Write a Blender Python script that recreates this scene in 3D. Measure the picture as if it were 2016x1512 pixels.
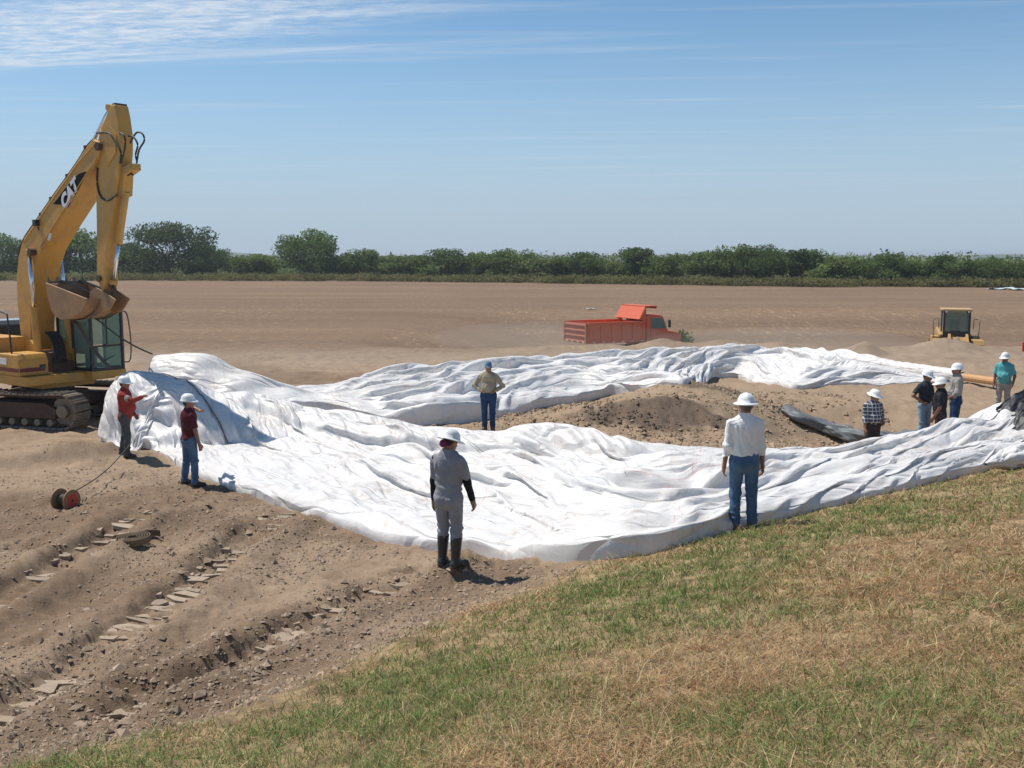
import bpy, bmesh, math, random
import numpy as np
from mathutils import Vector, Matrix
R = math.radians
for o in list(bpy.data.objects): bpy.data.objects.remove(o)
scene = bpy.context.scene
C = scene.collection

# ------------------------------------------------------------------ camera
CAM_Z, FPX, HORIZON = 4.4, 2000.0, 505.0
PITCH = math.atan((756 - HORIZON) / FPX)
cam_d = bpy.data.cameras.new('camera')
cam_d.sensor_width = 36.0; cam_d.lens = FPX / 2016 * 36.0; cam_d.clip_start = 0.1; cam_d.clip_end = 20000
cam = bpy.data.objects.new('camera', cam_d); C.objects.link(cam)
cam.location = (0, 0, CAM_Z); cam.rotation_euler = (math.pi / 2 - PITCH, 0, 0)
scene.camera = cam

# ------------------------------------------------------------------ light
SUN_AZ = math.atan2(-0.89, 0.46)          # clockwise from +y
SUN_EL = R(60)
to_sun = Vector((math.sin(SUN_AZ) * math.cos(SUN_EL), math.cos(SUN_AZ) * math.cos(SUN_EL), math.sin(SUN_EL)))
sun_d = bpy.data.lights.new('sun', 'SUN'); sun_d.energy = 4.4; sun_d.angle = R(0.53); sun_d.color = (1.0, 0.95, 0.87)
sun = bpy.data.objects.new('sun', sun_d); C.objects.link(sun)
sun.rotation_euler = to_sun.to_track_quat('Z', 'Y').to_euler(); sun.location = to_sun * 60

world = bpy.data.worlds.new('World'); scene.world = world; world.use_nodes = True
def build_world():
    nt = world.node_tree; N = nt.nodes; L = nt.links; N.clear()
    out = N.new('ShaderNodeOutputWorld'); bg = N.new('ShaderNodeBackground'); bg.inputs[1].default_value = 0.115
    sky = N.new('ShaderNodeTexSky'); sky.sky_type = 'NISHITA'; sky.sun_disc = False
    sky.sun_elevation = SUN_EL; sky.sun_rotation = SUN_AZ % (2 * math.pi)
    sky.altitude = 0; sky.air_density = 0.7; sky.dust_density = 0.0; sky.ozone_density = 2.5
    tc = N.new('ShaderNodeTexCoord')
    sep = N.new('ShaderNodeSeparateXYZ'); L.new(tc.outputs['Generated'], sep.inputs[0])
    def m(op, a, b=None, clamp=False):
        n = N.new('ShaderNodeMath'); n.operation = op; n.use_clamp = clamp
        for i, v in enumerate((a, b)):
            if v is None: continue
            if isinstance(v, (int, float)): n.inputs[i].default_value = v
            else: L.new(v, n.inputs[i])
        return n.outputs[0]
    def ramp(v, a, b):
        n = N.new('ShaderNodeMapRange'); n.interpolation_type = 'SMOOTHSTEP'
        L.new(v, n.inputs[0]); n.inputs[1].default_value = a; n.inputs[2].default_value = b
        return n.outputs[0]
    zc = m('MAXIMUM', sep.outputs[2], 0.02)
    px, py = m('DIVIDE', sep.outputs[0], zc), m('DIVIDE', sep.outputs[1], zc)     # a flat cloud layer
    def noise(sx, sy, scale, detail, rough, off=0.0, dist=0.0, skew=0.0):
        cb = N.new('ShaderNodeCombineXYZ')
        L.new(m('MULTIPLY', px, sx), cb.inputs[0])
        L.new(m('MULTIPLY', m('ADD', py, m('MULTIPLY', px, skew)), sy), cb.inputs[1]); cb.inputs[2].default_value = off
        n = N.new('ShaderNodeTexNoise'); n.inputs['Scale'].default_value = scale; n.inputs['Detail'].default_value = detail
        n.inputs['Roughness'].default_value = rough; n.inputs['Distortion'].default_value = dist
        L.new(cb.outputs[0], n.inputs['Vector']); return n.outputs['Fac']
    # the cirrus bank in the upper left
    def bank(cx, cy, rx, ry, skew):
        dx = m('DIVIDE', m('SUBTRACT', px, cx), rx)
        dy = m('DIVIDE', m('SUBTRACT', m('SUBTRACT', py, cy), m('MULTIPLY', m('SUBTRACT', px, cx), skew)), ry)
        d = m('SQRT', m('ADD', m('MULTIPLY', dx, dx), m('MULTIPLY', dy, dy)))
        return m('SUBTRACT', 1.0, ramp(d, 0.25, 1.0))
    curds = noise(1.0, 1.9, 9.0, 7, 0.62, 1.3, 0.4, 0.15)
    strk = noise(0.5, 3.6, 2.6, 6, 0.6, 4.2, 0.5, 0.22)
    wisp = noise(0.22, 2.4, 1.5, 6, 0.62, 8.7, 0.6, 0.10)
    b1 = bank(-2.05, 4.75, 2.5, 0.85, -0.42)
    b2 = bank(-1.6, 5.25, 2.8, 0.16, -0.22)
    tex = m('ADD', m('MULTIPLY', ramp(curds, 0.36, 0.66), 0.55), m('MULTIPLY', ramp(strk, 0.30, 0.74), 0.50))
    c1 = m('MULTIPLY', m('MULTIPLY', b1, tex), 0.85)
    c2 = m('MULTIPLY', m('MULTIPLY', b2, ramp(strk, 0.25, 0.8)), 0.42)
    c3 = m('MULTIPLY', ramp(wisp, 0.50, 0.80), 0.26)
    cl = m('MINIMUM', m('ADD', m('ADD', c1, c2), c3), 0.85)
    cl = m('MULTIPLY', cl, ramp(sep.outputs[2], 0.01, 0.09))
    mix = N.new('ShaderNodeMix'); mix.data_type = 'RGBA'
    tint = N.new('ShaderNodeMix'); tint.data_type = 'RGBA'; tint.blend_type = 'MULTIPLY'; tint.inputs[0].default_value = 1.0
    L.new(sky.outputs[0], tint.inputs[6]); tint.inputs[7].default_value = (0.82, 1.02, 1.0, 1)
    # pale humid air all round the horizon
    zz = m('DIVIDE', m('MAXIMUM', sep.outputs[2], 0.0), 0.15)
    w = m('POWER', 2.718, m('MULTIPLY', m('MULTIPLY', zz, zz), -1.0))
    hz = N.new('ShaderNodeMix'); hz.data_type = 'RGBA'; L.new(w, hz.inputs[0]); L.new(tint.outputs[2], hz.inputs[6]); hz.inputs[7].default_value = (3.44, 4.28, 5.16, 1)
    L.new(cl, mix.inputs[0]); L.new(hz.outputs[2], mix.inputs[6]); mix.inputs[7].default_value = (6.2, 6.5, 6.9, 1)
    L.new(mix.outputs[2], bg.inputs[0]); L.new(bg.outputs[0], out.inputs[0])
build_world()
scene.view_settings.view_transform = 'Standard'; scene.view_settings.look = 'None'
scene.view_settings.exposure = 0.15; scene.view_settings.gamma = 1.0; scene.view_settings.use_curve_mapping = False
scene.render.engine = 'CYCLES'
scene.cycles.use_denoising = True; scene.cycles.max_bounces = 5; scene.cycles.transparent_max_bounces = 8
scene.cycles.volume_bounces = 0

# ------------------------------------------------------------------ numpy noise
def _hash(ix, iy, seed):
    h = (ix.astype(np.int64) * 374761393 + iy.astype(np.int64) * 668265263 + seed * 974634777) & 0xFFFFFFFF
    h = ((h ^ (h >> 13)) * 1274126177) & 0xFFFFFFFF
    h = ((h ^ (h >> 16)) * 2246822519) & 0xFFFFFFFF
    return ((h ^ (h >> 15)) & 0xFFFFFF) / float(0xFFFFFF)
def vnoise(x, y, seed=0):
    x = np.asarray(x, float); y = np.asarray(y, float)
    ix, iy = np.floor(x), np.floor(y); fx, fy = x - ix, y - iy
    ux, uy = fx * fx * fx * (fx * (fx * 6 - 15) + 10), fy * fy * fy * (fy * (fy * 6 - 15) + 10)
    a, b = _hash(ix, iy, seed), _hash(ix + 1, iy, seed); c, d = _hash(ix, iy + 1, seed), _hash(ix + 1, iy + 1, seed)
    return (a * (1 - ux) + b * ux) * (1 - uy) + (c * (1 - ux) + d * ux) * uy * 1.0
def fbm(x, y, seed=0, octv=4, gain=0.5, lac=2.03):
    v, a, tot = 0, 1.0, 0.0
    ca, sa = math.cos(0.6), math.sin(0.6)
    for i in range(octv):
        v = v + a * (vnoise(x, y, seed + i * 17) - 0.5); tot += a
        x, y = (x * ca - y * sa) * lac + 3.1, (x * sa + y * ca) * lac + 1.7; a *= gain
    return v / tot * 2
def ridged(x, y, seed=0, octv=3, gain=0.5):
    v, a, tot = 0, 1.0, 0.0
    for i in range(octv):
        v = v + a * (1 - np.abs(vnoise(x, y, seed + i * 31) * 2 - 1) * 1.0); tot += a; x, y = x * 2.1 + 5.2, y * 2.1 + 1.3; a *= gain
    return v / tot
def sstep(a, b, x):
    t = np.clip((np.asarray(x, float) - a) / (b - a), 0, 1); return t * t * (3 - 2 * t)
def segdist(x, y, ax, ay, bx, by):
    dx, dy = bx - ax, by - ay; t = np.clip(((x - ax) * dx + (y - ay) * dy) / (dx * dx + dy * dy), 0, 1)
    return np.hypot(x - ax - t * dx, y - ay - t * dy), t

# ------------------------------------------------------------------ terrain height
_T = [-60, -4, 1.9, 2.7, 3.75, 5.5, 7.4, 8.85, 9.6, 13, 18.9, 40]
_SB = [6.0, 6.6, 7.3, 7.7, 8.4, 9.25, 9.8, 9.95, 9.8, 10.3, 11.5, 14]
def levee_st(x, y): return -0.53 * x + 0.848 * y, 0.848 * x + 0.53 * y
def toe(t): return np.interp(t, _T, _SB)
def ground_smooth(x, y):
    x = np.asarray(x, float); y = np.asarray(y, float)
    s, t = levee_st(x, y); sb = toe(t); k = np.interp(t, [2, 10], [0.25, 0.204])
    sc = np.clip(s, 0, None); zl = 2.8 - k * np.minimum(sc, sb)
    zl = np.where(s > sb, (2.8 - k * sb) * np.exp(-np.clip(s - sb, 0, None) / 2.0), zl)
    z = zl
    # pit by the men on the right, with its rim
    dx, dy = (x - 9.6) / 4.6, (y - 26.0) / 4.3
    z = z - 0.85 * (1 - sstep(0.35, 1.0, np.hypot(dx, dy))) * (1 - np.exp(-((x - 10.5) / 1.25) ** 2 - ((y - 23.8) / 1.6) ** 2))
    z = z + 0.68 * np.exp(-(((x - 5.2) / 1.9) ** 2 + ((y - 30.2) / 2.2) ** 2))
    z = z + 0.62 * np.exp(-(((x - 3.6) / 2.3) ** 2 + ((y - 27.0) / 1.3) ** 2))
    z = z + 0.22 * np.exp(-(((x - 1.2) / 1.6) ** 2 + ((y - 25.9) / 0.8) ** 2))
    # borrow cut where the truck and the loader work, and its spoil berm
    bx = sstep(-9.0, 2.5, x) * (1 - sstep(40, 50, x)); by = sstep(48.6, 52.0, y) * (1 - sstep(72, 90, y))
    z = z - 1.35 * bx * by
    z = z + 0.34 * np.exp(-((y - 47.2) / 1.5) ** 2) * sstep(-2, 3, x) * (0.7 + 0.6 * fbm(x * 0.3, y * 0.3, 5))
    for (hx, hy, hr, hh) in ((20.1, 47.0, 1.9, 0.42), (15.9, 45.5, 1.1, 0.62), (24.2, 43.5, 1.6, 0.45), (7.0, 47.2, 1.7, 0.40), (9.6, 47.4, 2.2, 0.35), (12.5, 47.0, 1.9, 0.3), (18.0, 44.0, 1.5, 0.25), (21.6, 41.5, 1.8, 0.3)):
        d = np.hypot(x - hx, y - hy) / hr; z = z + hh * np.clip(1 - d * (1 + 0.35 * fbm(x * 0.9, y * 0.9, 7, 3)), 0, 1) ** 1.2
    return z
TRACKS = [((-7.2, 4.0), (-6.2, 17.5), 0.55), ((-4.9, 4.0), (-3.9, 17.0), 0.55), ((-3.6, 8.2), (-0.9, 13.6), 0.5)]
def churn(x, y):            # where machines have torn the soil
    s, t = levee_st(x, y)
    return sstep(-0.6, 0.8, s - toe(t)) * (1 - sstep(38, 60, y))
def ground(x, y, fine=True):
    x = np.asarray(x, float); y = np.asarray(y, float)
    z = ground_smooth(x, y); ch = churn(x, y)
    z = z + ch * (0.10 * fbm(x * 0.55, y * 0.55, 11, 3) + 0.05 * fbm(x * 1.9, y * 1.9, 12, 3))
    near = 1 - sstep(17, 26, y)
    # spoil heaps thrown between the two sheets and at the edge of the pit
    mid = np.exp(-((y - 25.5 + 0.25 * (x - 4)) / 2.6) ** 2) * sstep(-2, 1.5, x) * (1 - sstep(13, 15, x))
    z = z + mid * (0.22 * (ridged(x * 0.8, y * 0.8, 44, 3) - 0.55) + 0.16 * (ridged(x * 1.9, y * 1.9, 45, 3, 0.6) - 0.55))
    for (ax, ay), (bx, by), w in TRACKS:
        d, tt = segdist(x, y, ax, ay, bx, by)
        wob = 0.10 * fbm(x * 0.7, y * 0.7, 21, 2)
        edge = sstep(0, 0.08, tt) * (1 - sstep(0.9, 1.0, tt))
        inside = 1 - sstep(w * 0.42, w * 0.62, d + wob)
        rut = -0.07 * inside + 0.15 * np.exp(-((d + wob - w * 0.95) / 0.26) ** 2) * (0.55 + 0.9 * vnoise(x * 1.3, y * 1.3, 23))
        leng = math.hypot(bx - ax, by - ay)
        saw = np.abs(((tt * leng / 0.21 + 0.8 * fbm(x, y, 27, 2)) % 1.0) - 0.5) * 2
        cle = (sstep(0.15, 0.45, saw) - 0.5) * 0.06 * inside * sstep(0.25, 0.5, vnoise(x * 1.6, y * 1.6, 29))
        z = z + near * edge * (rut + cle)
    d, tt = segdist(x, y, -13.5, 19.6, -8.9, 22.2)
    z = z + 0.30 * np.exp(-((d + 0.25 * fbm(x, y, 31, 2)) / 0.38) ** 2) * (0.7 + 0.6 * vnoise(x * 1.5, y * 1.5, 33))
    d = np.hypot((x + 3.45) / 0.75, (y - 9.35) / 0.4); z = z - 0.20 * (1 - sstep(0.4, 1.0, d))
    d, tt = segdist(x, y, -1.4, 12.55, 1.6, 12.9)      # kicked-up lip along the near sheet
    z = z + 0.20 * np.exp(-((d) / 0.34) ** 2) * (0.4 + 1.0 * vnoise(x * 1.7, y * 1.7, 37))
    if fine:
        s, t = levee_st(x, y)
        lump = ridged(x * 2.3, y * 2.3, 50, 4, 0.6) - 0.6
        z = z + ch * (0.075 * lump * (0.5 + 1.1 * sstep(0.35, 0.7, vnoise(x * 0.45, y * 0.45, 51))) + 0.030 * fbm(x * 9, y * 9, 52, 3, 0.65))
        z = z + (1 - churn(x, y)) * (y < 40) * (0.05 * fbm(x * 1.1, y * 1.1, 61, 3) + 0.028 * fbm(x * 5, y * 5, 62, 3))
        far = sstep(38, 60, y)
        z = z + far * 0.03 * fbm(x * 0.5 + 0.3 * y, y * 1.3, 71, 3)
    return z
def gz(x, y): return float(ground(np.array([x]), np.array([y]))[0])
_cp, _sp = math.cos(PITCH), math.sin(PITCH)
def ray(px, py):
    a, b = (px - 1008) / FPX, (756 - py) / FPX
    return np.array([a, _cp + b * _sp, -_sp + b * _cp])
def hit(px, py, dz=0.0):          # the spot on the terrain (raised by dz) that a pixel of the photograph shows
    d = ray(px, py); ts = 3 * (420 / 3.0) ** np.linspace(0, 1, 260)
    for _ in range(3):
        zz = CAM_Z + d[2] * ts - ground(d[0] * ts, d[1] * ts, False) - dz
        i = int(np.argmax(zz < 0)); t = ts[i]
        if i == 0: break
        t = ts[i - 1] + (ts[i] - ts[i - 1]) * zz[i - 1] / (zz[i - 1] - zz[i]); ts = np.linspace(ts[i - 1], ts[i], 12)
    return np.array([d[0] * t, d[1] * t])
def far_hit(px, py):              # the same on the level field far away
    d = ray(px, py); t = CAM_Z / -d[2]; return np.array([d[0] * t, d[1] * t])
def at_d(px, py, y):
    d = ray(px, py); return np.array([0, 0, CAM_Z]) + d * (y / d[1])

# ------------------------------------------------------------------ helpers
def tag(o, label=None, cat=None, group=None, kind=None):
    if label: o['label'] = label
    if cat: o['category'] = cat
    if group: o['group'] = group
    if kind: o['kind'] = kind
    return o
def empty(name, loc=(0, 0, 0), rz=0.0, parent=None):
    o = bpy.data.objects.new(name, None); C.objects.link(o); o.location = loc; o.rotation_euler = (0, 0, rz); o.empty_display_size = 0.2
    o.parent = parent; return o
def np_mesh(name, co, faces, smooth=True):
    me = bpy.data.meshes.new(name); co = np.asarray(co, np.float32); faces = np.asarray(faces, np.int32)
    k = faces.shape[1]
    me.vertices.add(len(co)); me.vertices.foreach_set('co', co.ravel())
    me.loops.add(faces.size); me.loops.foreach_set('vertex_index', faces.ravel())
    me.polygons.add(len(faces)); me.polygons.foreach_set('loop_start', np.arange(0, faces.size, k, dtype=np.int32))
    try: me.polygons.foreach_set('loop_total', np.full(len(faces), k, np.int32))
    except Exception: pass
    me.polygons.foreach_set('use_smooth', np.full(len(faces), smooth))
    me.update(calc_edges=True); return me
def set_col(me, col, name='col', domain='POINT'):
    a = me.color_attributes.new(name, 'FLOAT_COLOR', domain)
    c = np.ones((len(col), 4), np.float32); c[:, :3] = col; a.data.foreach_set('color', c.ravel())
def link(name, me, mat=None, parent=None):
    o = bpy.data.objects.new(name, me); C.objects.link(o)
    if mat is not None:
        for mm in (mat if isinstance(mat, (list, tuple)) else [mat]): me.materials.append(mm)
    o.parent = parent; return o
def grid_faces(nr, nc):
    i = np.arange(nr - 1)[:, None] * nc + np.arange(nc - 1)[None, :]
    return np.stack([i, i + 1, i + nc + 1, i + nc], -1).reshape(-1, 4)

# ------------------------------------------------------------------ materials
def new_mat(name):
    m = bpy.data.materials.new(name); m.use_nodes = True; nt = m.node_tree
    return m, nt, nt.nodes, nt.links, nt.nodes['Principled BSDF']
def _noise(N, L, vec, scale, detail=4, rough=0.55, dist=0.0):
    n = N.new('ShaderNodeTexNoise'); n.inputs['Scale'].default_value = scale; n.inputs['Detail'].default_value = detail
    n.inputs['Roughness'].default_value = rough; n.inputs['Distortion'].default_value = dist
    if vec is not None: L.new(vec, n.inputs['Vector'])
    return n.outputs['Fac']
def _range(N, L, v, a, b, c=0.0, d=1.0):
    n = N.new('ShaderNodeMapRange'); L.new(v, n.inputs[0])
    for i, q in enumerate((a, b, c, d)): n.inputs[i + 1].default_value = q
    return n.outputs[0]
def _mix(N, L, f, a, b, mode='MIX'):
    n = N.new('ShaderNodeMix'); n.data_type = 'RGBA'; n.blend_type = mode
    for i, v in ((0, f), (6, a), (7, b)):
        if isinstance(v, (int, float)): n.inputs[i].default_value = v
        elif isinstance(v, tuple): n.inputs[i].default_value = (*v, 1)
        else: L.new(v, n.inputs[i])
    return n.outputs[2]
def _bump(N, L, h, bsdf, strength, dist, prev=None):
    n = N.new('ShaderNodeBump'); n.inputs['Strength'].default_value = strength; n.inputs['Distance'].default_value = dist
    L.new(h, n.inputs['Height']); L.new(n.outputs[0], bsdf.inputs['Normal'])
    if prev is not None: L.new(prev, n.inputs['Normal'])
    return n.outputs[0]
def mat_plain(name, col, rough=0.6, metal=0.0, var=0.12, scale=6.0, bump=0.0, dirt=0.0, dirtcol=(0.27, 0.2, 0.14), spec=0.5):
    m, nt, N, L, b = new_mat(name)
    tc = N.new('ShaderNodeTexCoord').outputs['Object']
    f = _noise(N, L, tc, scale, 5, 0.6)
    c = _mix(N, L, f, tuple(v * (1 - var) for v in col), tuple(min(1, v * (1 + var)) for v in col))
    if dirt > 0:
        f2 = _range(N, L, _noise(N, L, tc, scale * 0.45 + 1.0, 8, 0.7, 0.4), 0.62 - 0.3 * dirt, 0.8 - 0.15 * dirt, 0, min(1, 0.35 + dirt))
        c = _mix(N, L, f2, c, dirtcol)
        L.new(_range(N, L, f2, 0, 1, rough, 0.95), b.inputs['Roughness'])
    else: b.inputs['Roughness'].default_value = rough
    L.new(c, b.inputs['Base Color']); b.inputs['Metallic'].default_value = metal; b.inputs['Specular IOR Level'].default_value = spec
    if bump > 0: _bump(N, L, _noise(N, L, tc, scale * 5, 4), b, bump, 0.02)
    return m
def mat_attr(name, rough=0.9, var=0.15, scale=8.0, bump=0.0, spec=0.2, sub=0.0):
    m, nt, N, L, b = new_mat(name)
    at = N.new('ShaderNodeAttribute'); at.attribute_name = 'col'
    tc = N.new('ShaderNodeTexCoord').outputs['Object']
    f = _range(N, L, _noise(N, L, tc, scale, 5, 0.6), 0.25, 0.75, 1 - var, 1 + var)
    c = _mix(N, L, 1.0, at.outputs['Color'], f, 'MULTIPLY')
    L.new(c, b.inputs['Base Color']); b.inputs['Roughness'].default_value = rough; b.inputs['Specular IOR Level'].default_value = spec
    if bump > 0: _bump(N, L, _noise(N, L, tc, scale * 3, 4), b, bump, 0.02)
    if sub: b.inputs['Transmission Weight'].default_value = 0
    return m

def soil_material():
    m, nt, N, L, b = new_mat('soil')
    at = N.new('ShaderNodeAttribute'); at.attribute_name = 'col'
    pos = N.new('ShaderNodeNewGeometry').outputs['Position']
    f1 = _range(N, L, _noise(N, L, pos, 1.6, 7, 0.65), 0.3, 0.7, 0.86, 1.13)
    f2 = _range(N, L, _noise(N, L, pos, 22.0, 5, 0.7), 0.25, 0.75, 0.80, 1.18)
    c = _mix(N, L, 1.0, at.outputs['Color'], f1, 'MULTIPLY'); c = _mix(N, L, 1.0, c, f2, 'MULTIPLY')
    # chaff left lying on the open field: small pale flecks gathered in rows
    mp = N.new('ShaderNodeMapping'); mp.inputs['Scale'].default_value = (1.1, 0.22, 1.0); mp.inputs['Rotation'].default_value = (0, 0, 0.06); L.new(pos, mp.inputs[0])
    fl = _range(N, L, _noise(N, L, mp.outputs[0], 3.0, 4, 0.8), 0.55, 0.63)
    pt = _range(N, L, _noise(N, L, mp.outputs[0], 0.10, 4, 0.6), 0.38, 0.60)
    sp = N.new('ShaderNodeSeparateXYZ'); L.new(pos, sp.inputs[0])
    fd = _range(N, L, sp.outputs[1], 36, 52)
    mm = N.new('ShaderNodeMath'); mm.operation = 'MULTIPLY'; L.new(fl, mm.inputs[0]); L.new(pt, mm.inputs[1])
    m2 = N.new('ShaderNodeMath'); m2.operation = 'MULTIPLY'; L.new(mm.outputs[0], m2.inputs[0]); L.new(fd, m2.inputs[1])
    m3 = N.new('ShaderNodeMath'); m3.operation = 'MULTIPLY'; L.new(m2.outputs[0], m3.inputs[0]); m3.inputs[1].default_value = 0.5
    c = _mix(N, L, m3.outputs[0], c, (0.52, 0.38, 0.20))
    mp2 = N.new('ShaderNodeMapping'); mp2.inputs['Scale'].default_value = (0.012, 0.11, 1.0); mp2.inputs['Rotation'].default_value = (0, 0, 0.03); L.new(pos, mp2.inputs[0])
    bandn = _range(N, L, _noise(N, L, mp2.outputs[0], 1.0, 6, 0.7), 0.3, 0.7, 0.80, 1.14)
    bm_ = N.new('ShaderNodeMix'); bm_.data_type = 'FLOAT'; L.new(fd, bm_.inputs[0]); bm_.inputs[2].default_value = 1.0; L.new(bandn, bm_.inputs[3])
    c = _mix(N, L, 1.0, c, bm_.outputs[0], 'MULTIPLY')
    L.new(c, b.inputs['Base Color']); b.inputs['Roughness'].default_value = 0.95; b.inputs['Specular IOR Level'].default_value = 0.115
    n1 = _bump(N, L, _noise(N, L, pos, 18.0, 8, 0.78), b, 0.8, 0.035)
    return m
M_SOIL = soil_material()

# ------------------------------------------------------------------ the ground, one sheet to the horizon
def build_ground():
    r = np.concatenate([np.linspace(1.2, 4, 30)[:-1], 4 * (34 / 4.0) ** np.linspace(0, 1, 450)[:-1], 34 * (120 / 34.0) ** np.linspace(0, 1, 170)[:-1], 120 * (7000 / 120.0) ** np.linspace(0, 1, 50)])
    a = np.concatenate([np.linspace(-75, -33, 60)[:-1], np.linspace(-33, 33, 540), np.linspace(33, 75, 60)[1:]]) * math.pi / 180
    rr, aa = np.meshgrid(r, a, indexing='ij')
    x, y = rr * np.sin(aa), rr * np.cos(aa)
    z = ground(x, y)
    me = np_mesh('ground', np.stack([x, y, z], -1).reshape(-1, 3), grid_faces(*x.shape)[:, ::-1])
    x, y = x.ravel(), y.ravel(); s, t = levee_st(x, y)
    ch = churn(x, y)
    dry, brown, sand, dark = np.array((0.345, 0.250, 0.170)), np.array((0.235, 0.162, 0.107)), np.array((0.345, 0.250, 0.168)), np.array((0.135, 0.100, 0.074))
    field = np.array((0.222, 0.149, 0.098))
    f = np.clip(sstep(-0.25, 0.35, fbm(x * 0.35, y * 0.35, 81, 4)) + 0.5 * sstep(0.1, 0.5, fbm(x * 1.3, y * 1.3, 82, 3)), 0, 1.2)[:, None]
    col = dry * (1 - f) + brown * f
    mid = (sstep(15.5, 22, y) * (1 - sstep(34, 40, y)) * sstep(-4, 1, x))[:, None]
    col = col * (1 - mid) + sand * mid
    shade_mask = np.exp(-(((x - 3.9) / 2.5) ** 2 + ((y - 25.9) / 1.15) ** 2)) * 1.0 + np.exp(-(((x - 5.9) / 1.2) ** 2 + ((y - 30.0) / 0.9) ** 2))  # shade on the mound's front slope, painted into the soil colour
    shade_mask = sstep(0.42, 0.62, shade_mask + 0.35 * fbm(x * 1.1, y * 1.1, 83, 4))[:, None]
    col = col * (1 - 0.85 * shade_mask) + dark * 0.85 * shade_mask
    fw = sstep(36, 56, y + 3 * fbm(x * 0.1, y * 0.1, 85))[:, None]
    fc = field * (1 + 0.10 * fbm(x * 0.05, y * 0.09, 86, 3)[:, None])
    road = (np.exp(-((y - 45 - 0.02 * x) / 4.5) ** 2) * 0.6)[:, None]
    col = col * (1 - fw) + fc * fw; col = col * (1 - road) + np.array((0.34, 0.265, 0.197)) * road
    lv = (1 - ch)[:, None] * (y < 36)[:, None]
    thatch = np.array((0.30, 0.21, 0.118)) * (0.62 + 0.9 * vnoise(x * 7, y * 7, 91) * (0.5 + vnoise(x * 21, y * 21, 92)))[:, None]
    col = col * (1 - lv) + thatch * lv
    far = sstep(190, 240, y)[:, None]; col = col * (1 - far) + np.array((0.10, 0.11, 0.05)) * far
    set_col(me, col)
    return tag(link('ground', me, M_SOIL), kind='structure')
build_ground()

# ------------------------------------------------------------------ the white sheets: slack fabric relaxed over what lies beneath it
def resample(pts, n, power=None):
    pts = np.asarray(pts, float); d = np.concatenate([[0], np.cumsum(np.hypot(*np.diff(pts[:, :2], axis=0).T))])
    q = np.linspace(0, d[-1], n); out = np.stack([np.interp(q, d, pts[:, k]) for k in range(pts.shape[1])], -1)
    ker = np.hanning(9); ker /= ker.sum()
    for k in range(out.shape[1]):
        p = np.pad(out[:, k], 4, mode='reflect', reflect_type='odd'); out[:, k] = np.convolve(p, ker, 'valid')
    return out
def ridge_support(x, y, pts, width, power=2.4):
    """height of a padded ridge through pts = (x, y, height, half width)"""
    h = np.zeros_like(x)
    for (a, b) in zip(pts[:-1], pts[1:]):
        d, t = segdist(x, y, a[0], a[1], b[0], b[1]); w = a[3] + (b[3] - a[3]) * t; hh = a[2] + (b[2] - a[2]) * t
        h = np.maximum(h, hh * np.clip(1 - (d / w) ** power, 0, 1) ** (1 / power))
    return h
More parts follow.
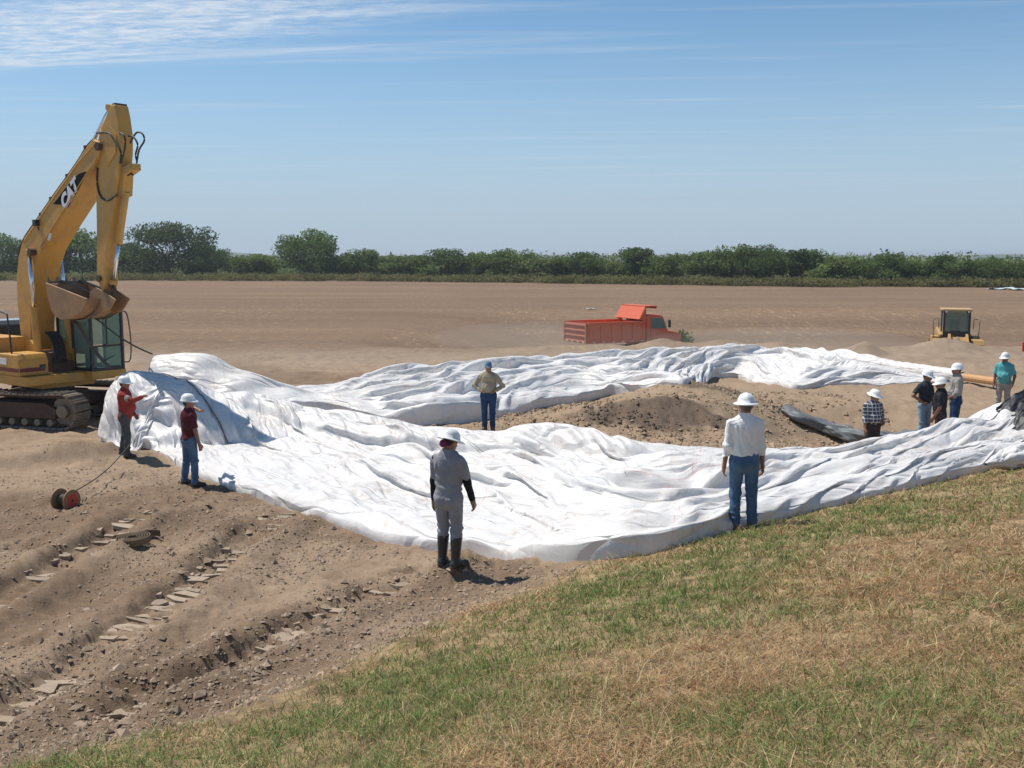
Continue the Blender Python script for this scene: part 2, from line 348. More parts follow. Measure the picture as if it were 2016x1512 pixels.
def sheet(name, near, farr, nu, nv, support, slack_u, slack_v, lam, amp, seed, iters, mat, rolls=(), ang=0.0):
    N_, F_ = resample(near, nu), resample(farr, nu)
    v = np.linspace(0, 1, nv)[None, :, None]
    XY = N_[:, None, :2] * (1 - v) + F_[:, None, :2] * v
    x, y = XY[..., 0], XY[..., 1]
    lu = np.hypot(*np.moveaxis(np.diff(XY, axis=0), -1, 0)).mean(); 
    lvl = np.hypot(*(F_ - N_)[:, :2].T) / (nv - 1)
    ru = np.hypot(*np.moveaxis(np.diff(XY, axis=0), -1, 0)) ; ru = ru.mean()
    # cloth lengths follow the bed, plus slack
    gx, gy = np.arange(x.min() - 2, x.max() + 2, 0.05), np.arange(y.min() - 2, y.max() + 2, 0.05)
    GX, GY = np.meshgrid(gx, gy, indexing='ij'); bare = ground(GX, GY, False); lift = support(GX, GY)
    for (v0, v1, u0, u1, hh, ww, sd) in rolls:
        us = np.linspace(u0, u1, 26); vs = np.linspace(v0, v1, 26) + 0.022 * fbm(us * 7, us * 0 + sd, sd, 3)
        iu = np.clip(us * (nu - 1), 0, nu - 1).astype(int); q = N_[iu] * (1 - vs[:, None]) + F_[iu] * vs[:, None]
        hs = hh * (0.55 + 0.8 * vnoise(us * 11, us * 0 + 3.3, sd + 5)) * np.minimum(1, np.minimum(us - u0, u1 - us) / 0.06 + 0.1)
        lift = lift + ridge_support(GX, GY, [(a[0], a[1], h_, ww * (0.7 + 0.6 * vnoise(k * 0.7, 1.5, sd))) for k, (a, h_) in enumerate(zip(q, hs))], 1.0, 1.5)
    bed = bare + lift
    def look(G, X, Y):
        a, b = np.clip((X - gx[0]) / 0.05, 0, len(gx) - 1.01), np.clip((Y - gy[0]) / 0.05, 0, len(gy) - 1.01)
        i, j = a.astype(np.int32), b.astype(np.int32); a, b = a - i, b - j
        return (G[i, j] * (1 - a) + G[i + 1, j] * a) * (1 - b) + (G[i, j + 1] * (1 - a) + G[i + 1, j + 1] * a) * b
    fl = lambda X, Y: look(bed, X, Y)
    U = (np.arange(nu) * ru)[:, None] * np.ones((1, nv)); W = np.cumsum(np.ones((nu, nv)) * lvl[:, None], 1)
    ph = W / lam + 0.9 * fbm(U / 10.0, W / 3.2, seed, 3) + 0.14 * fbm(U / 2.6, W / 1.2, seed + 3, 2) + ang * U
    fold = np.abs(((ph) % 1.0) * 2 - 1); fold = fold ** 1.4
    am = amp * (0.35 + 1.3 * vnoise(U / 3.1, W / 1.3, seed + 7))
    cr = 0.26 * amp * ridged(U / 2.2 + W * 0.6, W / 1.5 - U * 0.3, seed + 9, 2)
    z = fl(x, y) + 0.03 + am * fold + cr
    P = np.stack([x, y, z], -1)
    edge = np.zeros((nu, nv), bool); edge[:, 0] = edge[:, -1] = True; edge[0] = edge[-1] = True
    pinX = P.copy(); pinX[..., 2] = look(bare, x, y) - 0.09
    s3 = P.copy(); s3[..., 2] = fl(x, y)
    du = np.sqrt((np.diff(s3, axis=0) ** 2).sum(-1)); dv = np.sqrt((np.diff(s3, axis=1) ** 2).sum(-1))
    P = relax_var(P, du * (1 + slack_u), dv * (1 + slack_v), fl, iters, pin=(edge, pinX))
    me = np_mesh(name, P.reshape(-1, 3), grid_faces(nu, nv))
    uv = me.uv_layers.new(name='cloth'); li = np.empty(len(me.loops), np.int32); me.loops.foreach_get('vertex_index', li)
    UV = np.stack([U.ravel(), W.ravel()], -1)[li]; uv.data.foreach_set('uv', UV.astype(np.float32).ravel())
    o = link(name, me, mat)
    sb = o.modifiers.new('round', 'SUBSURF'); sb.levels = 1; sb.render_levels = 1
    return o, P
def relax_var(P, RU, RV, floor, iters, pin=None, grav=0.0022, bend=0.10):
    RD = np.sqrt((0.5 * (RU[:, :-1] + RU[:, 1:])) ** 2 + (0.5 * (RV[:-1] + RV[1:])) ** 2)
    RU2 = RU[:-1] + RU[1:]; RV2 = RV[:, :-1] + RV[:, 1:]
    def ap(A, B, rest, k, comp):
        d = B - A; l = np.sqrt(np.einsum('...i,...i', d, d)) + 1e-9; c = (l - rest) / l
        c = np.where(c > 0, c, c * comp) * (k * 0.5); q = d * c[..., None]; A += q; B -= q
    V = np.zeros_like(P); nu, nv = P.shape[:2]
    for it in range(iters):
        old = P.copy(); P += V * 0.3; P[..., 2] -= grav
        for o in (0, 1):
            a, b = P[o:nu - 1:2], P[o + 1::2]; n = min(len(a), len(b)); ap(a[:n], b[:n], RU[o::2][:n], 0.9, 0.75)
            a, b = P[:, o:nv - 1:2], P[:, o + 1::2]; n = min(a.shape[1], b.shape[1]); ap(a[:, :n], b[:, :n], RV[:, o::2][:, :n], 0.9, 0.75)
        for o in (0, 1):
            a, b = P[o:nu - 1:2, :-1], P[o + 1::2, 1:]; n = min(len(a), len(b)); ap(a[:n], b[:n], RD[o::2][:n], 0.35, 0.4)
            a, b = P[o + 1::2, :-1], P[o:nu - 1:2, 1:]; n = min(len(a), len(b)); ap(a[:n], b[:n], RD[o::2][:n], 0.35, 0.4)
        for o in (0, 1, 2, 3):
            a, b = P[o:nu - 2:4], P[o + 2::4]; n = min(len(a), len(b)); ap(a[:n], b[:n], RU2[o::4][:n], bend, 1.0)
            a, b = P[:, o:nv - 2:4], P[:, o + 2::4]; n = min(a.shape[1], b.shape[1]); ap(a[:, :n], b[:, :n], RV2[:, o::4][:, :n], bend, 1.0)
        P[..., 2] = np.maximum(P[..., 2], floor(P[..., 0], P[..., 1]) + 0.012)
        if pin is not None: P[pin[0]] = pin[1][pin[0]]
        V = np.clip(P - old, -0.03, 0.03)
    return P

def cloth_material():
    m, nt, N, L, b = new_mat('woven_sheet')
    uv = N.new('ShaderNodeUVMap'); uv.uv_map = 'cloth'
    sp = N.new('ShaderNodeSeparateXYZ'); L.new(uv.outputs[0], sp.inputs[0])
    pos = N.new('ShaderNodeNewGeometry').outputs['Position']
    def mth(op, a, bb=None):
        n = N.new('ShaderNodeMath'); n.operation = op
        for i, v in enumerate((a, bb)):
            if v is None: continue
            if isinstance(v, (int, float)): n.inputs[i].default_value = v
            else: L.new(v, n.inputs[i])
        return n.outputs[0]
    def line(v, period, w, off=0.0):
        f = mth('ABSOLUTE', mth('SUBTRACT', mth('FRACT', mth('ADD', mth('DIVIDE', v, period), off)), 0.5))
        return mth('LESS_THAN', f, w / period / 2)
    wear = _range(N, L, _noise(N, L, pos, 2.2, 4), 0.35, 0.6, 0.08, 0.5)
    c = _mix(N, L, _noise(N, L, pos, 0.9, 4), (0.68, 0.662, 0.64), (0.78, 0.762, 0.74))
    c = _mix(N, L, mth('MULTIPLY', mth('MAXIMUM', line(sp.outputs[0], 3.7, 0.02), line(sp.outputs[1], 4.6, 0.018, 0.3)), wear), c, (0.72, 0.22, 0.22))
    c = _mix(N, L, mth('MULTIPLY', mth('MAXIMUM', line(sp.outputs[0], 3.7, 0.018, 0.47), line(sp.outputs[1], 4.6, 0.016, 0.75)), wear), c, (0.45, 0.58, 0.72))
    # mud rubbed into the fabric
    d1 = _range(N, L, _noise(N, L, pos, 0.55, 6, 0.65, 0.6), 0.40, 0.66)
    d2 = _range(N, L, _noise(N, L, pos, 5.5, 6, 0.7, 0.5), 0.45, 0.72)
    c = _mix(N, L, mth('MULTIPLY', mth('MULTIPLY', d1, d2), 0.95), c, (0.44, 0.34, 0.26))
    L.new(c, b.inputs['Base Color']); b.inputs['Roughness'].default_value = 0.42; b.inputs['Specular IOR Level'].default_value = 0.35
    # creases
    mp = N.new('ShaderNodeMapping'); mp.inputs['Scale'].default_value = (0.28, 1.0, 1.0); L.new(uv.outputs[0], mp.inputs[0])
    v1 = N.new('ShaderNodeTexVoronoi'); v1.feature = 'DISTANCE_TO_EDGE'; v1.inputs['Scale'].default_value = 2.1; v1.inputs['Randomness'].default_value = 1.0
    wv = N.new('ShaderNodeVectorMath'); wv.operation = 'ADD'
    nn = N.new('ShaderNodeTexNoise'); nn.inputs['Scale'].default_value = 1.3; nn.inputs['Detail'].default_value = 3; L.new(mp.outputs[0], nn.inputs['Vector'])
    L.new(mp.outputs[0], wv.inputs[0]); L.new(nn.outputs['Color'], wv.inputs[1]); L.new(wv.outputs[0], v1.inputs['Vector'])
    cre = _range(N, L, v1.outputs['Distance'], 0.0, 0.10, 1.0, 0.0)
    big = _noise(N, L, wv.outputs[0], 2.6, 5, 0.6, 0.8)
    seam = mth('MAXIMUM', line(sp.outputs[1], 2.3, 0.05, 0.11), line(sp.outputs[0], 7.4, 0.05, 0.21))
    c = _mix(N, L, mth('MULTIPLY', seam, 0.22), c, (0.45, 0.42, 0.38)); L.new(c, b.inputs['Base Color'])
    h = mth('ADD', mth('ADD', mth('MULTIPLY', cre, 0.9), mth('MULTIPLY', big, 1.2)), mth('MULTIPLY', seam, 0.35))
    _bump(N, L, h, b, 0.5, 0.06)
    return m
M_CLOTH = cloth_material()

def px_line(pts, dz=0.0): return np.array([hit(p[0], p[1], p[2] if len(p) > 2 else dz) for p in pts])
# near sheet -----------------------------------------------------------------
near_edge = px_line([(196, 872), (218, 880), (262, 882), (296, 884), (345, 915), (400, 945), (460, 966), (519, 985), (608, 1013), (697, 1047), (787, 1074), (846, 1083), (960, 1096), (1060, 1102), (1153, 1105), (1302, 1090), (1376, 1068), (1440, 1046), (1580, 1012), (1700, 987), (1880, 940), (2016, 908), (2140, 880)])
far_edge = np.array([(-9.95, 26.1), (-9.0, 26.2), (-7.6, 26.2), (-6.0, 25.9), (-4.7, 25.6), (-3.3, 25.0), (-1.9, 24.5), (-0.1, 23.9), (1.6, 23.2), (2.7, 21.9), (4.2, 21.6), (5.7, 21.5), (6.6, 21.4), (8.0, 21.7), (9.6, 22.1), (11.6, 22.9), (13.5, 24.0)])
def support_near(x, y):
    s, t = levee_st(x, y)
    h = ridge_support(x, y, [(-9.15, 24.75, 1.62, 0.95), (-8.2, 24.7, 1.45, 1.0), (-7.2, 24.6, 1.0, 1.15), (-6.0, 24.3, 0.62, 1.2), (-4.5, 24.0, 0.35, 1.2), (-2.5, 23.6, 0.22, 1.0)], 1.0)
    h = np.maximum(h, ridge_support(x, y, [(-9.4, 24.5, 1.2, 0.55), (-8.8, 24.15, 0.75, 0.6), (-8.0, 23.7, 0.45, 0.6)], 1.0))
    e = NEAR_E                                                # padded roll along the near edge
    d = np.full(x.shape, 9.0); 
    for a, b in zip(e[:-1], e[1:]):
        dd, tt = segdist(x, y, a[0], a[1], b[0], b[1]); d = np.minimum(d, dd)
    h = np.maximum(h, 0.27 * np.clip(1 - (np.abs(d - 0.36) / 0.36) ** 2.2, 0, 1) ** (1 / 2.2) * sstep(-8.6, -6.5, x))
    h = np.maximum(h, (0.16 + 0.10 * fbm(x * 0.6, y * 0.6, 91, 2)) * sstep(0.25, 0.6, d) * sstep(-8, -6, x))
    h = np.maximum(h, ridge_support(x, y, [(6.2, 20.9, 0.22, 0.9), (8.2, 20.9, 0.34, 1.3), (9.8, 21.2, 0.50, 1.4), (10.9, 21.9, 0.95, 1.3), (12.5, 22.9, 1.45, 1.5)], 1.0, 1.9))
    return h
NEAR_E = resample(near_edge, 40)
near_sheet, P_near = sheet('white_sheet', near_edge, far_edge, 290, 116, support_near, 0.016, 0.21, 1.3, 0.30, 101, 130, M_CLOTH,
    rolls=[(0.93, 0.95, 0.14, 0.74, 0.13, 0.42, 1), (0.83, 0.86, 0.10, 0.60, 0.26, 0.34, 2), (0.78, 0.72, 0.5, 0.9, 0.26, 0.34, 3), (0.70, 0.74, 0.12, 0.52, 0.32, 0.36, 4),
           (0.56, 0.60, 0.38, 0.86, 0.34, 0.34, 5), (0.45, 0.38, 0.36, 0.80, 0.28, 0.36, 6), (0.33, 0.30, 0.30, 0.52, 0.28, 0.34, 7), (0.26, 0.20, 0.55, 0.92, 0.20, 0.5, 8), (0.2, 0.36, 0.2, 0.36, 0.18, 0.5, 9), (0.64, 0.66, 0.45, 0.9, 0.26, 0.32, 10), (0.50, 0.46, 0.2, 0.6, 0.24, 0.34, 20), (0.88, 0.80, 0.42, 0.8, 0.16, 0.32, 21), (0.35, 0.34, 0.6, 0.95, 0.24, 0.34, 22)])
tag(near_sheet, 'slack white woven plastic sheet spread between the workers and the grassy bank', 'plastic sheet')
# far sheet -------------------------------------------------------------------
fnear = np.concatenate([[(-9.75, 26.6), (-8.9, 26.35), (-7.8, 26.3), (-6.4, 26.3)], px_line([(560, 838), (640, 834), (740, 839), (860, 837), (945, 831), (1050, 807), (1200, 777), (1350, 759), (1400, 744), (1450, 742), (1500, 754), (1560, 768), (1650, 758), (1750, 757), (1880, 752)])])
ffar = np.concatenate([[(-10.0, 28.6), (-8.8, 29.2)], px_line([(500, 768), (600, 760), (700, 747), (800, 737), (900, 727), (1000, 720), (1150, 713), (1300, 704), (1450, 699), (1580, 697), (1720, 712), (1860, 741)], 0.12)])
FNEAR_E = resample(fnear, 36)
def support_far(x, y):
    h = ridge_support(x, y, [(-9.45, 27.75, 1.72, 0.95), (-8.5, 27.5, 1.78, 1.1), (-7.5, 27.3, 1.35, 1.2), (-6.5, 27.2, 0.92, 1.2), (-5.2, 27.1, 0.62, 1.1), (-4.0, 27.0, 0.5, 0.9)], 1.0)
    d = np.full(x.shape, 9.0)
    for a, b in zip(FNEAR_E[:-1], FNEAR_E[1:]):
        dd, tt = segdist(x, y, a[0], a[1], b[0], b[1]); d = np.minimum(d, dd)
    hh = np.interp(x, [-9, -7, -4, -1, 2, 8], [0.1, 0.5, 0.55, 0.5, 0.3, 0.14])
    ww = 0.62 + 0.25 * fbm(x * 0.9, y * 0.9, 95, 2); hh = hh * (0.8 + 0.5 * vnoise(x * 0.8, y * 0.5, 96))
    h = np.maximum(h, hh * np.clip(1 - (np.abs(d - ww) / ww) ** 1.9, 0, 1) ** (1 / 1.7))
    return np.maximum(h, (0.14 + 0.08 * fbm(x * 0.5, y * 0.5, 93, 2)) * sstep(0.3, 0.8, d))
far_sheet, P_far = sheet('white_sheet', fnear, ffar, 270, 96, support_far, 0.014, 0.21, 1.3, 0.32, 133, 120, M_CLOTH,
    rolls=[(0.90, 0.93, 0.2, 0.95, 0.36, 0.45, 11), (0.72, 0.76, 0.18, 0.8, 0.42, 0.42, 12), (0.55, 0.6, 0.16, 0.7, 0.42, 0.42, 13), (0.42, 0.40, 0.2, 0.9, 0.36, 0.40, 14), (0.27, 0.3, 0.3, 0.66, 0.30, 0.36, 15), (0.64, 0.68, 0.3, 0.9, 0.36, 0.36, 16), (0.82, 0.84, 0.2, 0.6, 0.34, 0.36, 17), (0.48, 0.5, 0.45, 0.95, 0.34, 0.36, 18), (0.16, 0.2, 0.5, 0.95, 0.26, 0.34, 19)])
tag(far_sheet, 'soiled white woven plastic sheet bunched in long folds behind the man in tan', 'plastic sheet')

# ------------------------------------------------------------------ shape helpers for built things
def mb_obj(name, bm, mat, parent=None, smooth=False, bevel=0.0):
    me = bpy.data.meshes.new(name); bmesh.ops.recalc_face_normals(bm, faces=bm.faces[:]); bm.to_mesh(me); bm.free()
    if smooth: me.polygons.foreach_set('use_smooth', np.ones(len(me.polygons), bool))
    o = link(name, me, mat, parent)
    if bevel:
        b = o.modifiers.new('bevel', 'BEVEL'); b.width = bevel; b.segments = 2; b.limit_method = 'ANGLE'; b.angle_limit = R(35)
    return o
def add_box(bm, c, size, rot=None):
    v = bmesh.ops.create_cube(bm, size=1.0)['verts']
    M = Matrix.Translation(Vector(c)) @ (rot.to_4x4() if rot is not None else Matrix.Identity(4)) @ Matrix.Diagonal((*size, 1))
    bmesh.ops.transform(bm, matrix=M, verts=v); return v
def add_prism(bm, poly, y0, y1, tap=None):
    """profile poly of (x, z) extruded from y0 to y1"""
    a = [bm.verts.new((p[0], y0, p[1])) for p in poly]; b = [bm.verts.new((p[0], y1, p[1])) for p in poly]
    n = len(poly)
    bm.faces.new(a[::-1]); bm.faces.new(b)
    for i in range(n): bm.faces.new((a[i], a[(i + 1) % n], b[(i + 1) % n], b[i]))
    return a + b
def add_cyl(bm, p, q, r, n=12, r2=None, caps=True):
    p, q = Vector(p), Vector(q); d = (q - p); L_ = d.length
    rot = d.to_track_quat('Z', 'Y').to_matrix().to_4x4()
    v = bmesh.ops.create_cone(bm, cap_ends=caps, segments=n, radius1=r, radius2=r if r2 is None else r2, depth=L_)['verts']
    bmesh.ops.transform(bm, matrix=Matrix.Translation((p + q) / 2) @ rot, verts=v); return v
def add_tube(bm, pts, r, n=7, smooth_n=0):
    pts = [Vector(p) for p in pts]
    if smooth_n:
        P = [pts[0]] + pts + [pts[-1]]; out = []
        for i in range(1, len(P) - 2):
            for k in range(smooth_n):
                t = k / smooth_n; a, b, c, d = P[i - 1], P[i], P[i + 1], P[i + 2]
                out.append(0.5 * ((2 * b) + (c - a) * t + (2 * a - 5 * b + 4 * c - d) * t * t + (3 * b - a - 3 * c + d) * t ** 3))
        pts = out + [pts[-1]]
    rings = []
    for i, p in enumerate(pts):
        d = (pts[min(i + 1, len(pts) - 1)] - pts[max(i - 1, 0)]).normalized()
        u = d.cross(Vector((0, 0, 1))); u = u.normalized() if u.length > 1e-3 else Vector((1, 0, 0)); w = d.cross(u)
        rr = r[i] if isinstance(r, (list, tuple)) else r
        rings.append([bm.verts.new(p + (u * math.cos(2 * math.pi * k / n) + w * math.sin(2 * math.pi * k / n)) * rr) for k in range(n)])
    for a, b in zip(rings[:-1], rings[1:]):
        for k in range(n): bm.faces.new((a[k], a[(k + 1) % n], b[(k + 1) % n], b[k]))
    bm.faces.new(rings[0]); bm.faces.new(rings[-1][::-1])
def add_lathe(bm, prof, axis_p=(0, 0, 0), n=24, rot=None):
    """profile of (radius, height) about local z"""
    rings = []
    M = Matrix.Translation(Vector(axis_p)) @ (rot.to_4x4() if rot is not None else Matrix.Identity(4))
    for (r, h) in prof:
        if r < 1e-5: rings.append([bm.verts.new(M @ Vector((0, 0, h)))])
        else: rings.append([bm.verts.new(M @ Vector((r * math.cos(2 * math.pi * k / n), r * math.sin(2 * math.pi * k / n), h))) for k in range(n)])
    for a, b in zip(rings[:-1], rings[1:]):
        for k in range(n):
            if len(a) == 1 and len(b) == 1: continue
            if len(a) == 1: bm.faces.new((a[0], b[(k + 1) % n], b[k]))
            elif len(b) == 1: bm.faces.new((a[k], a[(k + 1) % n], b[0]))
            else: bm.faces.new((a[k], a[(k + 1) % n], b[(k + 1) % n], b[k]))
def P(name, mat, parent, fn, smooth=False, bevel=0.0):
    bm = bmesh.new(); fn(bm); return mb_obj(name, bm, mat, parent, smooth, bevel)

# ------------------------------------------------------------------ signed distance figures
def surface_nets(f, org, h):
    nx, ny, nz = f.shape; ins = f < 0
    base = ins[:-1, :-1, :-1]; cnt = np.zeros((nx - 1, ny - 1, nz - 1), np.int8); acc = np.zeros((nx - 1, ny - 1, nz - 1, 3), np.float32)
    cor = [(i, j, k) for i in (0, 1) for j in (0, 1) for k in (0, 1)]
    def sl(c): return tuple(slice(c[d], f.shape[d] - 1 + c[d]) for d in range(3))
    mixed = np.zeros(base.shape, bool)
    for c in cor: mixed |= (ins[sl(c)] != base)
    idx = np.argwhere(mixed); 
    if len(idx) == 0: return np.zeros((0, 3)), np.zeros((0, 4), int)
    i, j, k = idx.T; A = np.zeros((len(idx), 3)); n = np.zeros(len(idx))
    for a in cor:
        for d in range(3):
            if a[d]: continue
            b = list(a); b[d] = 1
            fa, fb = f[i + a[0], j + a[1], k + a[2]], f[i + b[0], j + b[1], k + b[2]]
            s = (fa < 0) != (fb < 0); t = np.where(s, fa / np.where(s, fa - fb, 1), 0)
            p = np.tile(np.array(a, float), (len(idx), 1)); p[:, d] += t; A += p * s[:, None]; n += s
    V = (idx + A / n[:, None]) * h + np.asarray(org)
    num = np.full(base.shape, -1, np.int64); num[i, j, k] = np.arange(len(idx)); Q = []
    for d in range(3):
        e, g = [x for x in range(3) if x != d]
        s1 = [slice(None)] * 3; s2 = [slice(None)] * 3; s1[d] = slice(0, f.shape[d] - 1); s2[d] = slice(1, f.shape[d])
        for q in (s1, s2): q[e] = slice(1, f.shape[e] - 1); q[g] = slice(1, f.shape[g] - 1)
        A_, B_ = ins[tuple(s1)], ins[tuple(s2)]; w = np.argwhere(A_ != B_); 
        if len(w) == 0: continue
        flip = A_[tuple(w.T)]; c = w.copy(); c[:, e] += 1; c[:, g] += 1
        def cell(de, dg):
            q = c.copy(); q[:, e] -= de; q[:, g] -= dg; return num[tuple(q.T)]
        q = np.stack([cell(1, 1), cell(0, 1), cell(0, 0), cell(1, 0)], -1)
        if d == 1: flip = ~flip
        q[~flip] = q[~flip][:, ::-1]; Q.append(q)
    Q = np.concatenate(Q); Q = Q[(Q >= 0).all(1)]
    return V, Q
def sd_cone(p, a, b, ra, rb, sc=(1, 1, 1)):
    sc = np.asarray(sc); a, b = np.asarray(a, float) , np.asarray(b, float)
    q = (p - a) * sc; d = (b - a) * sc; t = np.clip((q @ d) / max(d @ d, 1e-9), 0, 1)
    return np.sqrt(((q - t[..., None] * d) ** 2).sum(-1)) - (ra + (rb - ra) * t)
def sd_ell(p, c, r):
    q = (p - np.asarray(c)) / np.asarray(r); k0 = np.sqrt((q * q).sum(-1)); k1 = np.sqrt(((q / np.asarray(r)) ** 2).sum(-1)) + 1e-9
    return k0 * (k0 - 1) / k1
def smin(a, b, k):
    h = np.clip(0.5 + 0.5 * (b - a) / k, 0, 1); return b * (1 - h) + a * h - k * h * (1 - h)
def noise3(p, s, seed):
    return (fbm(p[..., 0] * s + p[..., 2] * s * 0.7, p[..., 1] * s - p[..., 2] * s * 0.6, seed, 2) + fbm(p[..., 2] * s * 1.3 + 7, p[..., 0] * s + p[..., 1] * s, seed + 9, 2)) * 0.5
def grid_mesh(fn, lo, hi, h):
    lo, hi = np.asarray(lo) - 2.5 * h, np.asarray(hi) + 2.5 * h
    ax = [np.arange(lo[d], hi[d], h) for d in range(3)]
    p = np.stack(np.meshgrid(*ax, indexing='ij'), -1)
    return surface_nets(fn(p), lo, h)

# ------------------------------------------------------------------ people
def fabric(name, col, var=0.16, fade=None, rough=0.85):
    m, nt, N, L, b = new_mat(name); tc = N.new('ShaderNodeTexCoord').outputs['Object']
    f = _range(N, L, _noise(N, L, tc, 7.0, 5, 0.6), 0.3, 0.7)
    c = _mix(N, L, f, tuple(v * (1 - var) for v in col), tuple(min(1, v * (1 + var)) for v in col))
    if fade:
        c = _mix(N, L, _range(N, L, _noise(N, L, tc, 3.0, 3), 0.45, 0.7, 0, 0.8), c, fade)
    L.new(c, b.inputs['Base Color']); b.inputs['Roughness'].default_value = rough; b.inputs['Specular IOR Level'].default_value = 0.15
    _bump(N, L, _noise(N, L, tc, 10.0, 3, 0.5, 1.6), b, 0.45, 0.04); return m
def plaid_fabric(name, base, stripe, dark):
    m, nt, N, L, b = new_mat(name); tc = N.new('ShaderNodeTexCoord').outputs['Object']
    sp = N.new('ShaderNodeSeparateXYZ'); L.new(tc, sp.inputs[0]); c = base
    def band(v, per, w, off):
        q = v
        for op, k in (('DIVIDE', per), ('ADD', off)):
            n = N.new('ShaderNodeMath'); n.operation = op; L.new(q, n.inputs[0]); n.inputs[1].default_value = k; q = n.outputs[0]
        n = N.new('ShaderNodeMath'); n.operation = 'FRACT'; L.new(q, n.inputs[0])
        n2 = N.new('ShaderNodeMath'); n2.operation = 'LESS_THAN'; L.new(n.outputs[0], n2.inputs[0]); n2.inputs[1].default_value = w; return n2.outputs[0]
    c = _mix(N, L, band(sp.outputs[2], 0.085, 0.42, 0.0), base, dark)
    c = _mix(N, L, band(sp.outputs[0], 0.085, 0.35, 0.3), c, dark)
    c = _mix(N, L, band(sp.outputs[2], 0.085, 0.17, 0.6), c, stripe)
    c = _mix(N, L, band(sp.outputs[0], 0.085, 0.12, 0.75), c, stripe)
    L.new(c, b.inputs['Base Color']); b.inputs['Roughness'].default_value = 0.85; return m
F = dict(
    red=fabric('red_cotton', (0.30, 0.045, 0.035)), maroon=fabric('maroon_knit', (0.105, 0.022, 0.028)), tan=fabric('tan_cotton', (0.34, 0.285, 0.20)),
    grey=fabric('grey_twill', (0.285, 0.29, 0.315)), white=fabric('white_cotton', (0.82, 0.81, 0.81), 0.03), teal=fabric('teal_knit', (0.11, 0.38, 0.40)),
    black=fabric('black_knit', (0.022, 0.024, 0.030)), coal=fabric('charcoal_knit', (0.035, 0.04, 0.05)), stone=fabric('grey_cotton', (0.33, 0.31, 0.29)),
    jean=fabric('blue_denim', (0.065, 0.125, 0.215), 0.2, (0.14, 0.22, 0.32)), jeandk=fabric('dark_denim', (0.025, 0.055, 0.13), 0.2, (0.05, 0.09, 0.17)), jeanlt=fabric('pale_denim', (0.24, 0.33, 0.42), 0.15),
    slate=fabric('slate_trousers', (0.075, 0.08, 0.085)), dark=fabric('dark_trousers', (0.05, 0.042, 0.045)),
    plaid=plaid_fabric('plaid_cotton', (0.10, 0.12, 0.17), (0.62, 0.62, 0.62), (0.045, 0.05, 0.085)))
M_RUBBER = mat_plain('boot_rubber', (0.03, 0.03, 0.033), 0.45, var=0.2, dirt=0.25)
M_LEATHER = mat_plain('boot_leather', (0.14, 0.095, 0.065), 0.7, var=0.2, dirt=0.4)
M_SHOE = mat_plain('shoe_leather', (0.028, 0.022, 0.022), 0.6, var=0.2, dirt=0.3)
M_GLOVE = mat_plain('glove_leather', (0.26, 0.19, 0.10), 0.85, var=0.2)
M_HAIR = mat_plain('dark_hair', (0.022, 0.014, 0.012), 0.55, var=0.3, scale=40, bump=0.4)
M_HAIRGREY = mat_plain('greying_hair', (0.09, 0.075, 0.065), 0.6, var=0.3, scale=40, bump=0.4)
M_HAT = mat_plain('hat_shell', (0.80, 0.81, 0.80), 0.32, var=0.02)
M_HATBAND = mat_plain('hat_band', (0.05, 0.05, 0.05), 0.7)
M_CAP = fabric('blue_cap', (0.10, 0.17, 0.26))
M_BELT = mat_plain('belt_leather', (0.05, 0.03, 0.02), 0.6)
M_SCRUNCH = fabric('purple_cloth', (0.20, 0.03, 0.10))
M_SKIN = {}
def skin(tone):
    if tone not in M_SKIN:
        c = {'mid': (0.36, 0.19, 0.125), 'tan': (0.30, 0.15, 0.095), 'dark': (0.20, 0.10, 0.065)}[tone]
        M_SKIN[tone] = mat_attr('skin_' + tone, 0.55, 0.08, 12, 0.0, 0.3); M_SKIN[tone]['c'] = c
    return M_SKIN[tone]
def rotz(a): c, s = math.cos(a), math.sin(a); return np.array([[c, -s, 0], [s, c, 0], [0, 0, 1.0]])
def rotx(a): c, s = math.cos(a), math.sin(a); return np.array([[1, 0, 0], [0, c, -s], [0, s, c]])
def bend(a, b, la, lb, hint):
    a, b, hint = (np.asarray(v, float) for v in (a, b, hint)); d = b - a; D = min(np.linalg.norm(d), (la + lb) * 0.999); d = d / (np.linalg.norm(d) + 1e-9)
    b = a + d * D; x = (la * la - lb * lb + D * D) / (2 * D); hgt = math.sqrt(max(la * la - x * x, 0)); hp = hint - d * (hint @ d); hp /= np.linalg.norm(hp) + 1e-9
    return a + d * x + hp * hgt, b

